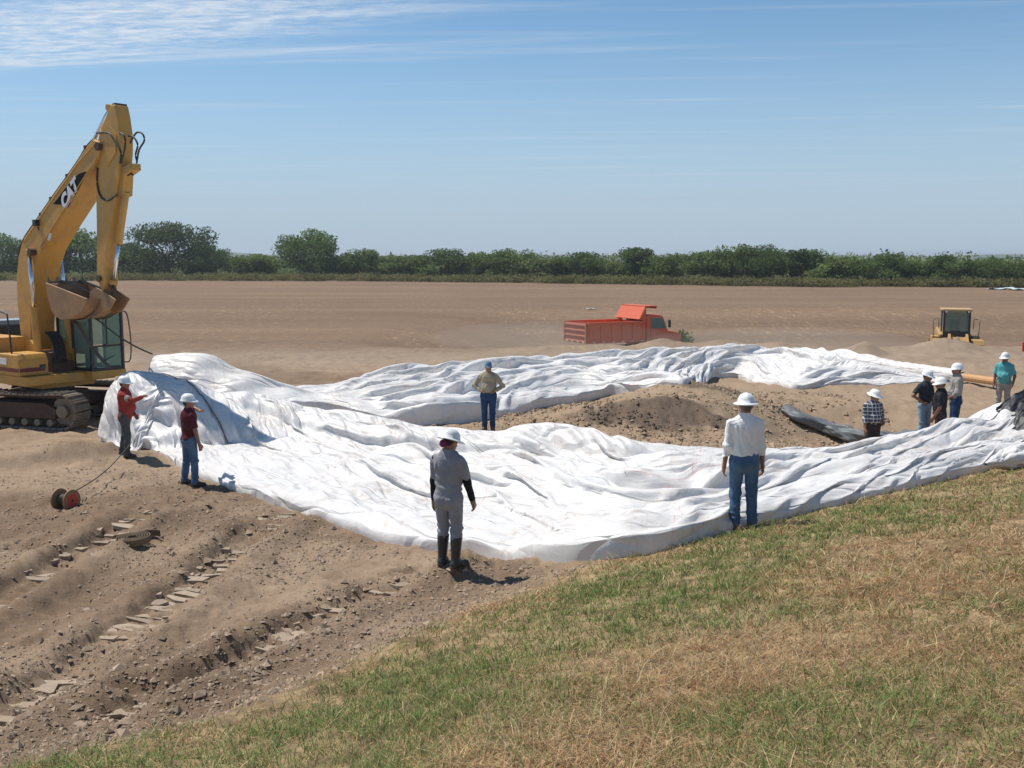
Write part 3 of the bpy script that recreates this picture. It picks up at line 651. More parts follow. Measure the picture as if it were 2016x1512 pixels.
def person(px, py, H, yaw, label, shirt, trousers, boots, tone='tan', rh=None, lh=None, head=(0, 0), hat='brim', sleeve='long', hem=0.54, build=1.0, belly=0.0,
           feet=None, hair=M_HAIR, hres=0.016, group=None, place=None, gloves=False, undersleeve=None, coverall=False, tall_boots=False, lean=0.0, collar=True, seed=1, belt=None, patch=False):
    if place is None: xy = hit(px, py)
    else: xy = np.array(place[:2])
    z0 = place[2] if place is not None and len(place) > 2 else gz(*xy)
    k = H / 1.75; B = build
    sk = skin(tone); sc_ = np.array(sk['c'])
    feet = feet or [(0.11, 0.02, -12, 0), (-0.11, -0.02, 12, 0)]           # x, y, toe turn, lift for right and left
    hipz, shz, nz = 0.515 * H, 0.815 * H, 0.855 * H
    hips = [np.array([s * 0.092 * B, 0, hipz]) for s in (1, -1)]
    ank = [np.array([f[0], f[1] - 0.03, 0.085 + f[3]]) for f in feet]
    knee = []
    for h_, a_ in zip(hips, ank): kn, _ = bend(h_, a_, 0.2345 * H, 0.2345 * H, (0.0, 1, 0)); knee.append(kn)
    L_ = lean
    sho = [np.array([s * 0.174 * B * k, L_ * 0.8, shz - 0.035]) for s in (1, -1)]
    hands = [np.asarray(h_ if h_ is not None else (s * 0.225 * B, 0.05, 0.455 * H), float) for s, h_ in ((1, rh), (-1, lh))]
    elb, wri = [], []
    for i, s in enumerate((1, -1)):
        e, w = bend(sho[i], hands[i], 0.172 * H, 0.150 * H, (s * 0.7, -1.0, -0.1) if (hands[i][2] < 1.0 and abs(hands[i][0]) > 0.19) or hands[i][1] > 0.2 else (s * 1.0, -0.55, 0.0)); elb.append(e); wri.append(w)
    hy, hp = head; Rh = rotz(R(hy)) @ rotx(R(hp)); hc = np.array([0, L_ + 0.025, 0.925 * H]); piv = np.array([0, L_, 0.875 * H])
    def hl(p): return (p - piv) @ Rh          # into head frame (row vectors: p @ R == R^T p)
    hz = 0.055 * H
    FL = (1, 1.42, 1)
    def head_sd(p):
        q = hl(p); f = sd_ell(q, (0, 0.012, hz + 0.012), (0.077 * k, 0.098 * k, 0.115 * k))
        f = smin(f, sd_ell(q, (0, 0.045, hz - 0.065), (0.056, 0.062, 0.055)), 0.035)
        f = smin(f, sd_cone(q, (0, 0.098, hz + 0.002), (0, 0.122, hz - 0.030), 0.011, 0.017), 0.018)
        f = smin(f, sd_ell(q, (0, 0.105, hz - 0.068), (0.026, 0.014, 0.012)), 0.012)
        f = smin(f, sd_ell(q, (0, 0.088, hz - 0.098), (0.024, 0.022, 0.018)), 0.02)
        for s in (1, -1):
            f = smin(f, sd_ell(q, (s * 0.080, -0.003, hz - 0.012), (0.012, 0.024, 0.034)), 0.008)
            f = -smin(-f, sd_ell(q, (s * 0.033, 0.108, hz + 0.010), (0.017, 0.014, 0.011)), 0.012)
            f = smin(f, sd_ell(q, (s * 0.033, 0.088, hz + 0.009), (0.015, 0.013, 0.012)), 0.004)
        return f
    def body_sd(p):
        f = head_sd(p)
        f = smin(f, sd_cone(p, (0, L_ - 0.005, shz + 0.02), (0, L_ + 0.01, 0.895 * H), 0.062, 0.055), 0.04)
        t = smin(sd_cone(p, (0, 0, 0.57 * H), (0, L_ * 0.8, 0.75 * H), 0.135 * B, 0.16 * B, FL), sd_cone(p, sho[0] * 0.75 + sho[1] * 0.25, sho[1] * 0.75 + sho[0] * 0.25, 0.06, 0.06), 0.06)
        t = smin(t, sd_cone(p, (-0.07, 0, 0.51 * H), (0.07, 0, 0.51 * H), 0.105 * B, 0.105 * B), 0.05); f = smin(f, t, 0.05)
        for i in (0, 1):
            f = smin(f, smin(sd_cone(p, sho[i], elb[i], 0.052, 0.042), sd_cone(p, elb[i], wri[i], 0.041, 0.028), 0.02), 0.03)
            f = smin(f, smin(sd_cone(p, hips[i], knee[i], 0.08, 0.055), sd_cone(p, knee[i], ank[i], 0.054, 0.038), 0.03), 0.03)
            ff = feet[i]; a = R(ff[2]); d = np.array([math.sin(-a), math.cos(a), 0])
            f = smin(f, sd_cone(p, ank[i] + (0, 0, -0.035), ank[i] + d * 0.14 + (0, 0, -0.045), 0.036, 0.028), 0.02)
        return f
    lo = np.minimum.reduce([np.min(np.stack(elb + wri + hips + ank), 0) - 0.09, np.array([-0.25, -0.22, 0])]); hi = np.maximum.reduce([np.max(np.stack(elb + wri + hips + ank), 0) + 0.09, np.array([0.25, 0.25, H + 0.01])])
    V, Q = grid_mesh(body_sd, lo, hi, hres)
    # hands on a finer grid: a palm, four fingers of unequal length, a thumb off the side of the palm
    Vs, Qs, n0 = [V], [Q], len(V)
    for i, s in enumerate((1, -1)):
        d = wri[i] - elb[i]; d /= np.linalg.norm(d)
        side = np.array([0, 1.0, 0]) - d * d[1]; side /= np.linalg.norm(side) + 1e-9; nrm = np.cross(side, d) * s; w = wri[i]     # palm towards the body
        if np.linalg.norm(nrm) < 0.5: nrm = np.array([-s, 0, 0])
        inn = -nrm if nrm[0] * s > 0 else nrm
        tips = []
        for q_, ln in ((0.030, 0.070), (0.010, 0.080), (-0.010, 0.074), (-0.029, 0.058)):
            r0 = w + d * 0.088 + side * q_; m_ = r0 + (d * 0.9 + inn * 0.35) * ln * 0.55; tips.append((r0, m_, m_ + (d * 0.55 + inn * 0.8) * ln * 0.5))
        th = (w + d * 0.025 + side * 0.026, w + d * 0.062 + side * 0.058 + inn * 0.012, w + d * 0.092 + side * 0.060 + inn * 0.03)
        gr = 0.0035 if gloves else 0.0
        def hand_sd(p):
            f = smin(sd_cone(p, w + d * 0.02 + side * 0.014, w + d * 0.085 + side * 0.022, 0.022 + gr, 0.020 + gr), sd_cone(p, w + d * 0.02 - side * 0.012, w + d * 0.085 - side * 0.020, 0.022 + gr, 0.018 + gr), 0.02)
            f = smin(f, sd_cone(p, w - d * 0.02, w + d * 0.03, 0.028 + 2 * gr, 0.026 + gr), 0.02)
            for (a, b, c) in tips: f = smin(f, np.minimum(sd_cone(p, a, b, 0.0100 + gr, 0.0090 + gr), sd_cone(p, b, c, 0.0090 + gr, 0.0075 + gr)), 0.004)
            return smin(f, np.minimum(sd_cone(p, th[0], th[1], 0.016 + gr, 0.012 + gr), sd_cone(p, th[1], th[2], 0.011 + gr, 0.009 + gr)), 0.008)
        allp = np.stack([w - d * 0.03] + [t_[2] for t_ in tips] + list(th) + [w + d * 0.05 + side * 0.05, w + d * 0.05 - side * 0.05])
        hv, hq = grid_mesh(hand_sd, allp.min(0) - 0.03, allp.max(0) + 0.03, 0.0062)
        Vs.append(hv); Qs.append(hq + n0); n0 += len(hv)
    hand_start = len(V)
    V, Q = np.concatenate(Vs), np.concatenate(Qs)
    me = np_mesh('person', V, Q)
    q = hl(V); col = np.tile(sc_, (len(V), 1)) * (1 + 0.05 * noise3(V * 6, 1, 5)[:, None])
    isface = (q[:, 2] > -0.05) & (np.abs(q[:, 0]) < 0.1)
    for s in (1, -1):
        m_ = sd_ell(q, (s * 0.033, 0.104, hz + 0.008), (0.018, 0.022, 0.008)) < 0; col[m_] = (0.04, 0.03, 0.025)
        m_ = sd_ell(q, (s * 0.034, 0.1, hz + 0.031), (0.024, 0.03, 0.007)) < 0; col[m_] = (0.03, 0.02, 0.015)
    m_ = sd_ell(q, (0, 0.11, hz - 0.068), (0.024, 0.02, 0.008)) < 0; col[m_] = sc_ * (0.75, 0.5, 0.5)
    if gloves: col[hand_start:] = (0.27, 0.20, 0.11)
    set_col(me, col)
    root = link('person', me, sk); root.location = (*xy, z0); root.rotation_euler = (0, 0, R(yaw)); tag(root, label, 'person', group)
    # ---- shirt
    hemz = hem * H
    def sleeve_sd(p, i, rs, re, rw, full):
        if full == 'long': f = smin(sd_cone(p, sho[i], elb[i], rs, re), sd_cone(p, elb[i], wri[i], re, rw), 0.02); n = (wri[i] - elb[i]); n /= np.linalg.norm(n); return np.maximum(f, (p - (wri[i] - n * 0.004)) @ n)
        if full == 'rolled':
            en = elb[i] + (wri[i] - elb[i]) * 0.45; f = smin(sd_cone(p, sho[i], elb[i], rs, re), sd_cone(p, elb[i], en, re, re * 0.98), 0.02); n = (wri[i] - elb[i]); n /= np.linalg.norm(n); return np.maximum(f, (p - en) @ n)
        n = (elb[i] - sho[i]); ln = np.linalg.norm(n); n /= ln; f = sd_cone(p, sho[i], elb[i], rs, re * 1.12); return np.maximum(f, (p - (sho[i] + n * ln * 0.82)) @ n)
    def shirt_sd(p, legs=False):
        t = sd_cone(p, (0, 0.005 + belly * 0.3, 0.565 * H), (0, L_ * 0.8 + 0.008, 0.755 * H), 0.163 * B, 0.188 * B, FL)
        t = smin(t, sd_cone(p, sho[0] * 0.78 + sho[1] * 0.22 + (0, 0, -0.035), sho[1] * 0.78 + sho[0] * 0.22 + (0, 0, -0.035), 0.066, 0.066), 0.09)
        t = smin(t, sd_cone(p, (0, L_ * 0.9, shz), (0, L_ + 0.002, 0.862 * H if collar else 0.848 * H), 0.095, 0.068), 0.05)
        if belly: t = smin(t, sd_ell(p, (0, 0.06 + belly, 0.625 * H), (0.15 * B, 0.12, 0.15)), 0.06)
        if hem < 0.54: t = smin(t, sd_cone(p, (-0.06 * B, 0, hemz - 0.02), (0.06 * B, 0, hemz - 0.02), 0.128 * B, 0.128 * B), 0.06)
        for i in (0, 1): t = smin(t, sleeve_sd(p, i, 0.061, 0.056, 0.046, sleeve), 0.04)
        fold = 0.017 * noise3(p * np.array((1, 1, 0.5)), 12, seed) + 0.010 * np.sin(p[..., 2] * 34 + 9 * noise3(p, 5, seed + 3) + p[..., 0] * 10) * (1 - sstep(0.56 * H, 0.70 * H, p[..., 2]))
        t = t + fold * (1.35 if coverall else 1.0) + 0.005 * np.sin(p[..., 0] * 55 + 8 * noise3(p * np.array((1, 1, 0.35)), 7, seed + 5) + p[..., 2] * 9) * sstep(0.55 * H, 0.62 * H, p[..., 2])
        return t
    def shirt_only(p): return np.maximum(shirt_sd(p), hemz - p[..., 2] + 0.012 * np.sin(p[..., 0] * 16 + seed))
    tz = tall_boots
    def trouser_core(p):
        f = sd_cone(p, (-0.062 * B, 0.002, 0.512 * H), (0.062 * B, 0.002, 0.512 * H), 0.122 * B, 0.122 * B, (1, 1.06, 1))
        f = smin(f, sd_cone(p, (0, 0, 0.51 * H), (0, 0, 0.60 * H), 0.158 * B, 0.156 * B, FL), 0.04)
        for i, s in ((0, 1), (1, -1)):
            f = smin(f, sd_ell(p, (s * 0.068, -0.062, 0.498 * H), (0.078, 0.072, 0.085)), 0.03)
            lg = smin(sd_cone(p, hips[i], knee[i], 0.098 * B, 0.074), sd_cone(p, knee[i], ank[i], 0.074, 0.068), 0.03)
            f = smin(f, lg, 0.022)
        wr = 0.007 * noise3(p * np.array((1, 1, 1.4)), 15, seed + 11) + 0.008 * np.sin(p[..., 2] * 48 + 10 * noise3(p, 5, seed + 13) + p[..., 1] * 14) * (np.exp(-((p[..., 2] - 0.27 * H) / 0.10) ** 2) + np.exp(-((p[..., 2] - 0.10 * H) / 0.07) ** 2))
        return f + wr
    botz = (0.205 * H if tz else 0.045)
    def trousers_only(p): return np.maximum(np.maximum(trouser_core(p), p[..., 2] - 0.585 * H), botz - p[..., 2])
    ext = np.stack(sho + elb + wri); 
    if coverall:
        def cov(p): return np.maximum(smin(shirt_sd(p) , np.maximum(trouser_core(p), p[..., 2] - 0.6 * H), 0.03), botz - p[..., 2])
        lo2 = np.minimum(ext.min(0) - 0.08, [-0.26, -0.24, botz - 0.02]); lo2[2] = botz - 0.02; hi2 = np.maximum(ext.max(0) + 0.08, [0.26, 0.24, 0.87 * H])
        V, Q = grid_mesh(cov, lo2, hi2, hres * 0.85); link('coverall', np_mesh('coverall', V, Q), shirt, root)
    else:
        lo2 = np.minimum(ext.min(0) - 0.08, [-0.24, -0.22, hemz - 0.03]); hi2 = np.maximum(ext.max(0) + 0.08, [0.24, 0.26 + belly, 0.87 * H]); lo2[2] = min(lo2[2], hemz - 0.03) if sleeve != 'short' else hemz - 0.03
        V, Q = grid_mesh(shirt_only, lo2, hi2, hres * 0.85); link('shirt', np_mesh('shirt', V, Q), shirt, root)
        lg = np.stack(knee + ank); lo3 = np.minimum(lg.min(0) - 0.11, [-0.23, -0.2, 0]); hi3 = np.maximum(lg.max(0) + 0.11, [0.23, 0.2, 0.59 * H]); lo3[2] = botz - 0.02; hi3[2] = 0.59 * H
        V, Q = grid_mesh(trousers_only, lo3, hi3, hres * 0.85); link('trousers', np_mesh('trousers', V, Q), trousers, root)
        if belt is not None:
            def bsd(p): return np.maximum(trouser_core(p) - 0.006, np.abs(p[..., 2] - 0.578 * H) - 0.019)
            V, Q = grid_mesh(bsd, (-0.24, -0.2, 0.55 * H), (0.24, 0.24, 0.61 * H), 0.011); link('belt', np_mesh('belt', V, Q), belt, root)
    if undersleeve is not None:
        for i in (0, 1):
            n = wri[i] - elb[i]; n = n / np.linalg.norm(n)
            def us(p): return np.maximum(smin(sd_cone(p, sho[i], elb[i], 0.056, 0.052), sd_cone(p, elb[i], wri[i], 0.051, 0.040), 0.02) + 0.005 * noise3(p, 16, seed + 21), (p - wri[i]) @ n)
            a_ = np.stack([sho[i], elb[i], wri[i]]); V, Q = grid_mesh(us, a_.min(0) - 0.06, a_.max(0) + 0.06, hres); link('undersleeve', np_mesh('undersleeve', V, Q), undersleeve, root)
    # ---- boots
    for i in (0, 1):
        ff = feet[i]; a = R(ff[2]); d = np.array([math.sin(-a), math.cos(a), 0]); base = np.array([ank[i][0], ank[i][1], ff[3]])
        top = (0.225 * H if tz else 0.13)
        def bt(p):
            f = smin(sd_cone(p, base - d * 0.035 + (0, 0, 0.042), base + d * 0.06 + (0, 0, 0.046), 0.043, 0.050), sd_cone(p, base + d * 0.06 + (0, 0, 0.040), base + d * 0.165 + (0, 0, 0.034), 0.046, 0.042), 0.03)
            kk = ank[i] + (knee[i] - ank[i]) * 0.9
            f = smin(f, sd_cone(p, base + (0, 0, 0.05), kk, 0.052, 0.082 if tz else 0.07), 0.035)
            sole = np.maximum(sd_cone(p, base - d * 0.04, base + d * 0.17, 0.049, 0.047), np.abs(p[..., 2] - ff[3] - 0.012) - 0.013)
            return np.maximum(np.maximum(smin(f, sole, 0.006), ff[3] - p[..., 2]), p[..., 2] - top)
        V, Q = grid_mesh(bt, base + (-0.17, -0.17, -0.01), base + (0.17, 0.24, top + 0.01), hres * 0.8); link('boot', np_mesh('boot', V, Q), boots, root)
    # ---- hair and headgear, carried in the head frame
    def to_body(Vh): return Vh @ Rh.T + piv
    def hair_sd(p):
        f = sd_ell(p, (0, 0.0, hz + 0.016), (0.082 * k, 0.100 * k, 0.118 * k)) + 0.004 * noise3(p, 40, seed)
        return np.maximum(np.maximum(f, p[..., 1] - 0.035 + (p[..., 2] - hz) * -0.35), hz - 0.075 - p[..., 2])
    V, Q = grid_mesh(hair_sd, (-0.1, -0.13, hz - 0.1), (0.1, 0.12, hz + 0.14), 0.011); ho = link('hair', np_mesh('hair', to_body(V), Q), hair, root)
    if hat == 'bun':
        def bun(p): return sd_ell(p, (0.0, -0.105, hz - 0.045), (0.05, 0.045, 0.05)) + 0.006 * noise3(p, 45, 3)
        V, Q = grid_mesh(bun, (-0.07, -0.17, hz - 0.12), (0.07, -0.04, hz + 0.03), 0.009); bo = link('hair_bun', np_mesh('hair_bun', to_body(V), Q), M_SCRUNCH, root)
    nT, rows = 40, []
    th = np.linspace(0, 2 * math.pi, nT, endpoint=False); front = np.clip(np.sin(th), 0, 1)
    z00 = hz + 0.052
    if hat == 'cap':
        prof = [(0, 0.088), (0.35, 0.083), (0.65, 0.068), (0.88, 0.038), (0.97, 0.0), (1.0, -0.018)]; rx, ry = 0.087, 0.107
        brim = [(0.0, -0.02)] if False else None
        for r_, h_ in prof: rows.append(np.stack([rx * r_ * np.cos(th), ry * r_ * np.sin(th) + 0.01, z00 + h_ + 0 * th], -1))
        vis = sstep(0.72, 0.9, front)
        rows.append(np.stack([rx * (1.01 + 0.0 * vis) * np.cos(th), (ry * (1.01 + 0.62 * vis)) * np.sin(th) + 0.01, z00 - 0.02 - 0.03 * vis], -1))
        mat_h, nm = M_CAP, 'baseball_cap'
    else:
        prof = [(0, 0.108), (0.22, 0.107), (0.45, 0.101), (0.66, 0.086), (0.83, 0.062), (0.94, 0.032), (1.0, -0.012)]; rx, ry = 0.112, 0.135
        for r_, h_ in prof:
            x_ = rx * r_ * np.cos(th); rg = 0.007 * np.exp(-(x_ / 0.020) ** 2) * (r_ < 0.95)
            rows.append(np.stack([x_, ry * r_ * np.sin(th) - 0.002, z00 + h_ + rg], -1))
        full = 1.0 if hat in ('brim', 'bun') else 0.0
        bw = 0.052 * full + (0.055 if not full else 0.022) * sstep(0.2, 0.8, front) + (0.010 if not full else 0)
        for q_, dz_ in ((0.5, -0.018), (1.0, -0.034), (1.0, -0.040), (0.4, -0.026), (0.0, -0.02)):
            rows.append(np.stack([(rx + bw * q_) * np.cos(th), (ry + bw * q_) * np.sin(th) - 0.002, z00 + dz_ + 0 * th], -1))
        mat_h, nm = M_HAT, 'hard_hat'
    HV = np.stack(rows); nr = len(rows); fc = []
    for a in range(nr - 1):
        for b in range(nT): fc.append((a * nT + b, (a + 1) * nT + b, (a + 1) * nT + (b + 1) % nT, a * nT + (b + 1) % nT))
    ho = link(nm, np_mesh(nm, to_body(HV.reshape(-1, 3)), np.array(fc)), mat_h, root)
    if patch:
        for pz in (0.62, 0.78):
            bm = bmesh.new(); c_ = sho[0] * (1 - pz * 0.8) + elb[0] * pz * 0.8; dd = elb[0] - sho[0]; dd /= np.linalg.norm(dd)
            add_cyl(bm, Vector(c_ - dd * 0.02), Vector(c_ + dd * 0.02), 0.071 - 0.008 * pz, 16, 0.070 - 0.01 * pz); mb_obj('reflective_band', bm, F['stone'], root, True)
    return root
J = F
person(250, 899, 1.74, -84, 'man in red long sleeved shirt and white hard hat standing against the raised sheet end', J['red'], J['slate'], M_SHOE, rh=(0.10, 0.40, 1.33), lh=(-0.2, 0.15, 0.9), sleeve='long', hem=0.50, build=1.12, belly=0.05, head=(0, -6), hat='cap_hat', patch=True, seed=3, hair=M_HAIR, feet=[(0.10, 0.06, -6, 0), (-0.10, -0.10, 8, 0)])
person(376, 955, 1.74, -52, 'man in maroon short sleeved shirt and jeans with his back to the camera', J['maroon'], J['jean'], M_SHOE, rh=(0.27, 0.10, 0.80), lh=(-0.10, 0.26, 1.42), sleeve='short', hem=0.515, build=1.10, head=(-28, -4), hat='cap_hat', collar=False, seed=7, feet=[(0.17, 0.05, -22, 0), (-0.15, -0.04, 14, 0)])
person(962, 848, 1.74, 172, 'man in tan shirt and blue cap with hands on hips facing the camera', J['tan'], J['jeandk'], M_LEATHER, rh=(0.17, 0.10, 1.02), lh=(-0.17, 0.10, 1.02), sleeve='long', hem=0.572, build=1.12, belly=0.03, hat='cap', belt=M_BELT, seed=11, head=(8, -4), feet=[(0.10, 0.02, -14, 0), (-0.10, 0.0, 16, 0)])
person(884, 1113, 1.70, -22, 'worker in grey coverall with black rubber boots and tan gloves seen from behind', J['grey'], J['grey'], M_RUBBER, rh=(0.27, 0.16, 0.78), lh=(-0.23, 0.06, 0.78), sleeve='short', coverall=True, tall_boots=True, build=1.02, hat='bun', hres=0.012, gloves=True, undersleeve=J['black'], head=(-22, -20), seed=17, feet=[(0.11, -0.02, -30, 0), (-0.10, 0.04, 2, 0)])
person(1462, 1040, 1.76, 2, 'man in white long sleeved shirt and jeans standing at the edge of the grass', J['white'], J['jean'], M_LEATHER, rh=(0.255, 0.05, 0.80), lh=(-0.26, 0.04, 0.81), sleeve='long', hem=0.545, build=1.06, hat='brim', hres=0.012, hair=M_HAIRGREY, seed=23, belt=None, head=(-4, -3), feet=[(0.115, 0.0, -6, 0), (-0.115, 0.0, 6, 0)])
def stand(px, ytop, d, Htot):         # someone whose feet are hidden: the height of the hat top gives the place
    p = at_d(px, ytop, d); return (p[0], p[1], max(p[2] - Htot, gz(p[0], p[1])) if False else gz(p[0], p[1]))
person(0, 0, 1.70, 196, 'man in dark plaid shirt standing waist deep in the sandy pit', J['plaid'], J['dark'], M_SHOE, place=stand(1720, 773, 23.6, 1.78), rh=(0.26, 0.10, 0.80), lh=(-0.20, 0.12, 0.96), sleeve='rolled', hem=0.545, build=1.12, belly=0.05, hat='brim', head=(26, -16), seed=29, belt=M_BELT)
person(0, 0, 1.74, 206, 'man in charcoal shirt and pale jeans with hand on hip beside the pit', J['coal'], J['jeanlt'], M_SHOE, place=stand(1824, 726, 24.6, 1.82), rh=(0.20, 0.10, 1.0), lh=(-0.26, 0.05, 0.82), sleeve='short', hem=0.55, build=1.02, hat='cap_hat', head=(30, -16), seed=31, collar=False)
person(0, 0, 1.74, 62, 'man in black shirt and dark trousers facing left at the pit', J['black'], J['dark'], M_SHOE, place=stand(1856, 728, 23.1, 1.82), lh=(-0.22, 0.12, 0.86), sleeve='short', hem=0.53, build=1.12, hat='cap_hat', head=(14, -10), tone='dark', seed=37)
person(0, 0, 1.76, 74, 'man in loose grey shirt and dark jeans nearest the rolled sheet end', J['stone'], J['jeandk'], M_SHOE, place=stand(1886, 715, 23.9, 1.84), lh=(-0.20, 0.22, 0.96), sleeve='rolled', hem=0.48, build=1.14, belly=0.05, hat='cap_hat', head=(6, -4), seed=41)
person(0, 0, 1.70, 150, 'man in teal short sleeved shirt at the far right beyond the wooden core', J['teal'], J['stone'], M_SHOE, place=stand(1980, 693, 28.6, 1.78), rh=(0.25, 0.08, 0.80), lh=(-0.24, 0.14, 0.86), sleeve='short', hem=0.50, build=1.10, belly=0.05, hat='cap_hat', head=(-12, -10), tone='dark', seed=43, collar=False)

# ------------------------------------------------------------------ excavator
M_YEL = mat_plain('machine_yellow', (0.56, 0.295, 0.055), 0.5, var=0.12, scale=2.5, dirt=0.42, dirtcol=(0.30, 0.20, 0.12))
M_YELDIRT = mat_plain('muddy_yellow', (0.36, 0.20, 0.09), 0.7, var=0.25, scale=3.5, dirt=0.55, dirtcol=(0.22, 0.16, 0.11))
M_STEEL = mat_plain('worn_steel', (0.20, 0.165, 0.135), 0.6, 0.25, var=0.25, dirt=0.5)
M_TRACK = mat_plain('track_steel', (0.24, 0.195, 0.15), 0.8, 0.1, var=0.25, dirt=0.55, dirtcol=(0.33, 0.255, 0.18))
M_BLACK = mat_plain('black_paint', (0.025, 0.026, 0.03), 0.45, var=0.15, dirt=0.15)
M_HOSE = mat_plain('hose_rubber', (0.03, 0.028, 0.027), 0.55, var=0.2)
M_CHROME = mat_plain('chrome_rod', (0.72, 0.74, 0.78), 0.22, 0.9, var=0.03)
M_RUST = mat_plain('rusty_steel', (0.085, 0.05, 0.035), 0.85, 0.0, var=0.3, dirt=0.2)
M_MAROON = mat_plain('maroon_stripe', (0.16, 0.02, 0.02), 0.5)
M_WHITE = mat_plain('white_paint', (0.75, 0.75, 0.73), 0.5, var=0.05)
M_STRAP = mat_plain('webbing_strap', (0.15, 0.11, 0.075), 0.9, var=0.25, scale=18, dirt=0.3)
M_CABLE = mat_plain('steel_cable', (0.05, 0.042, 0.035), 0.7, var=0.2)
def glass_mat(name, col, tr=0.75):
    m, nt, N, L, b = new_mat(name); b.inputs['Base Color'].default_value = (*col, 1); b.inputs['Roughness'].default_value = 0.06
    b.inputs['Transmission Weight'].default_value = tr; b.inputs['IOR'].default_value = 1.2; b.inputs['Specular IOR Level'].default_value = 0.6; return m
M_GLASS = glass_mat('cab_glass', (0.42, 0.60, 0.52))
EX_O, EX_A = np.array([-12.5, 27.1]), R(-36)
EU, EL = np.array([math.cos(EX_A), math.sin(EX_A)]), np.array([-math.sin(EX_A), math.cos(EX_A)])
EX_Z = float(ground_smooth(np.array([EX_O[0]]), np.array([EX_O[1]]))[0]) + 0.02
def on_plane(px, py, off):
    d = ray(px, py); t = (EX_O @ EL + off) / (d[:2] @ EL); p = d * t
    return (float((p[:2] - EX_O) @ EU), float(CAM_Z + p[2] - EX_Z))
def op3(px, py, off): f, z = on_plane(px, py, off); return (f, off, z)
EX = empty('excavator', (*EX_O, EX_Z), EX_A)
tag(EX, 'yellow tracked excavator with raised boom lifting the white sheet ends', 'excavator')
M_DECAL = mat_plain('decal_black', (0.02, 0.02, 0.022), 0.9, spec=0.1)
# boom
side = [(44, 473), (72, 431), (100, 390), (128, 351), (152, 316), (170, 288), (182, 274), (193, 279), (195, 300), (181, 332), (150, 381), (119, 430), (98, 464), (83, 490), (70, 530), (63, 570), (60, 640), (62, 690), (48, 693), (40, 658), (34, 600), (32, 551), (36, 505)]
prof = [on_plane(*q, -0.34) for q in side]
boom = P('boom', M_YEL, EX, lambda bm: add_prism(bm, prof, -0.34, 0.34), bevel=0.03)
# decal with lettering on the boom's side
dec = [on_plane(*q, -0.346) for q in ((104, 402), (112, 393), (124, 376), (140, 356), (155, 342), (170, 337), (165, 352), (150, 381), (132, 407), (122, 403))]
def flat(bm, poly, off): bm.faces.new([bm.verts.new((p[0], off, p[1])) for p in poly])
decal = P('decal', M_DECAL, boom, lambda bm: flat(bm, dec, -0.3445))
P('decal_edge', M_MAROON, boom, lambda bm: flat(bm, [on_plane(*q, -0.35) for q in ((170, 338), (172, 337), (134, 409), (130, 407))], -0.3462))
def lettering(txt, o3, ux, uy, size, mat, parent, name='lettering', shear=0.0):
    cu = bpy.data.curves.new(name, 'FONT'); cu.body = txt; cu.size = size; cu.shear = shear; cu.offset = 0.02 * size / 0.3; cu.resolution_u = 3; cu.align_x = 'CENTER'; cu.align_y = 'CENTER'
    t = bpy.data.objects.new(name, cu); C.objects.link(t); dg = bpy.context.evaluated_depsgraph_get(); me = bpy.data.meshes.new_from_object(t.evaluated_get(dg)); bpy.data.objects.remove(t)
    ux, uy, o3 = Vector(ux), Vector(uy), Vector(o3)
    for v in me.vertices: v.co = o3 + ux * v.co.x + uy * v.co.y
    me.materials.clear(); return link(name, me, mat, parent)
p0, p1 = Vector(op3(125, 400, -0.349)), Vector(op3(147, 366, -0.349)); ux = (p1 - p0).normalized(); uy = Vector((0, -1, 0)).cross(ux) * -1
if uy.z < 0: uy = -uy
lettering('CAT', (p0 + p1) / 2 + Vector((0, -0.001, 0)), ux, uy, 0.44, M_WHITE, boom, shear=0.2)
c0 = (p0 + p1) / 2
P('logo_triangle', M_YEL, boom, lambda bm: bm.faces.new([bm.verts.new(c0 + Vector((0, -0.004, 0)) + ux * a + uy * b) for a, b in ((-0.08, -0.20), (0.14, -0.20), (0.03, -0.07))]))
lb = [op3(*q, -0.346) for q in ((93, 472), (97, 458), (102, 460), (98, 474))]
P('warning_label', M_WHITE, boom, lambda bm: bm.faces.new([bm.verts.new(q) for q in lb]))
def pin(px, py, off0, off1, r, parent, mat=M_RUST): P('pivot_pin', mat, parent, lambda bm: add_cyl(bm, op3(px, py, off0), (op3(px, py, off0)[0], off1, op3(px, py, off0)[2]), r, 14))
pin(57, 496, -0.50, 0.50, 0.09, boom); pin(190, 288, -0.37, 0.37, 0.10, boom)
for oy in (-0.10, 0.0, 0.10):                              # lines along the top of the boom
    pts = [op3(*q, -0.34)[:1] + (oy - 0.44, op3(*q, -0.34)[2]) for q in ((33, 545), (35, 505), (43, 474), (72, 431), (100, 390), (128, 351), (152, 316), (168, 290), (180, 277))]
    P('hydraulic_line', M_HOSE, boom, lambda bm: add_tube(bm, [(p[0] - 0.015, p[1] + 0.25, p[2] + 0.03) for p in pts], 0.024, 6, 4), True)
for pz in (((46, 478), (101, 396), (153, 322), (186, 284)), ((79, 486), (116, 428), (178, 330))):
    P('weld_strip', M_YEL, boom, lambda bm: [add_tube(bm, [op3(*p, -0.345) for p in pz], 0.016, 5)] and None)
P('work_light', M_BLACK, boom, lambda bm: (add_box(bm, (op3(92, 440, 0)[0] + 0.2, -0.4, op3(92, 440, 0)[2]), (0.12, 0.14, 0.16)), add_cyl(bm, (op3(92, 440, 0)[0] + 0.2, -0.36, op3(92, 440, 0)[2] - 0.1), (op3(92, 440, 0)[0] + 0.2, -0.33, op3(92, 440, 0)[2] - 0.2), 0.02, 6)))
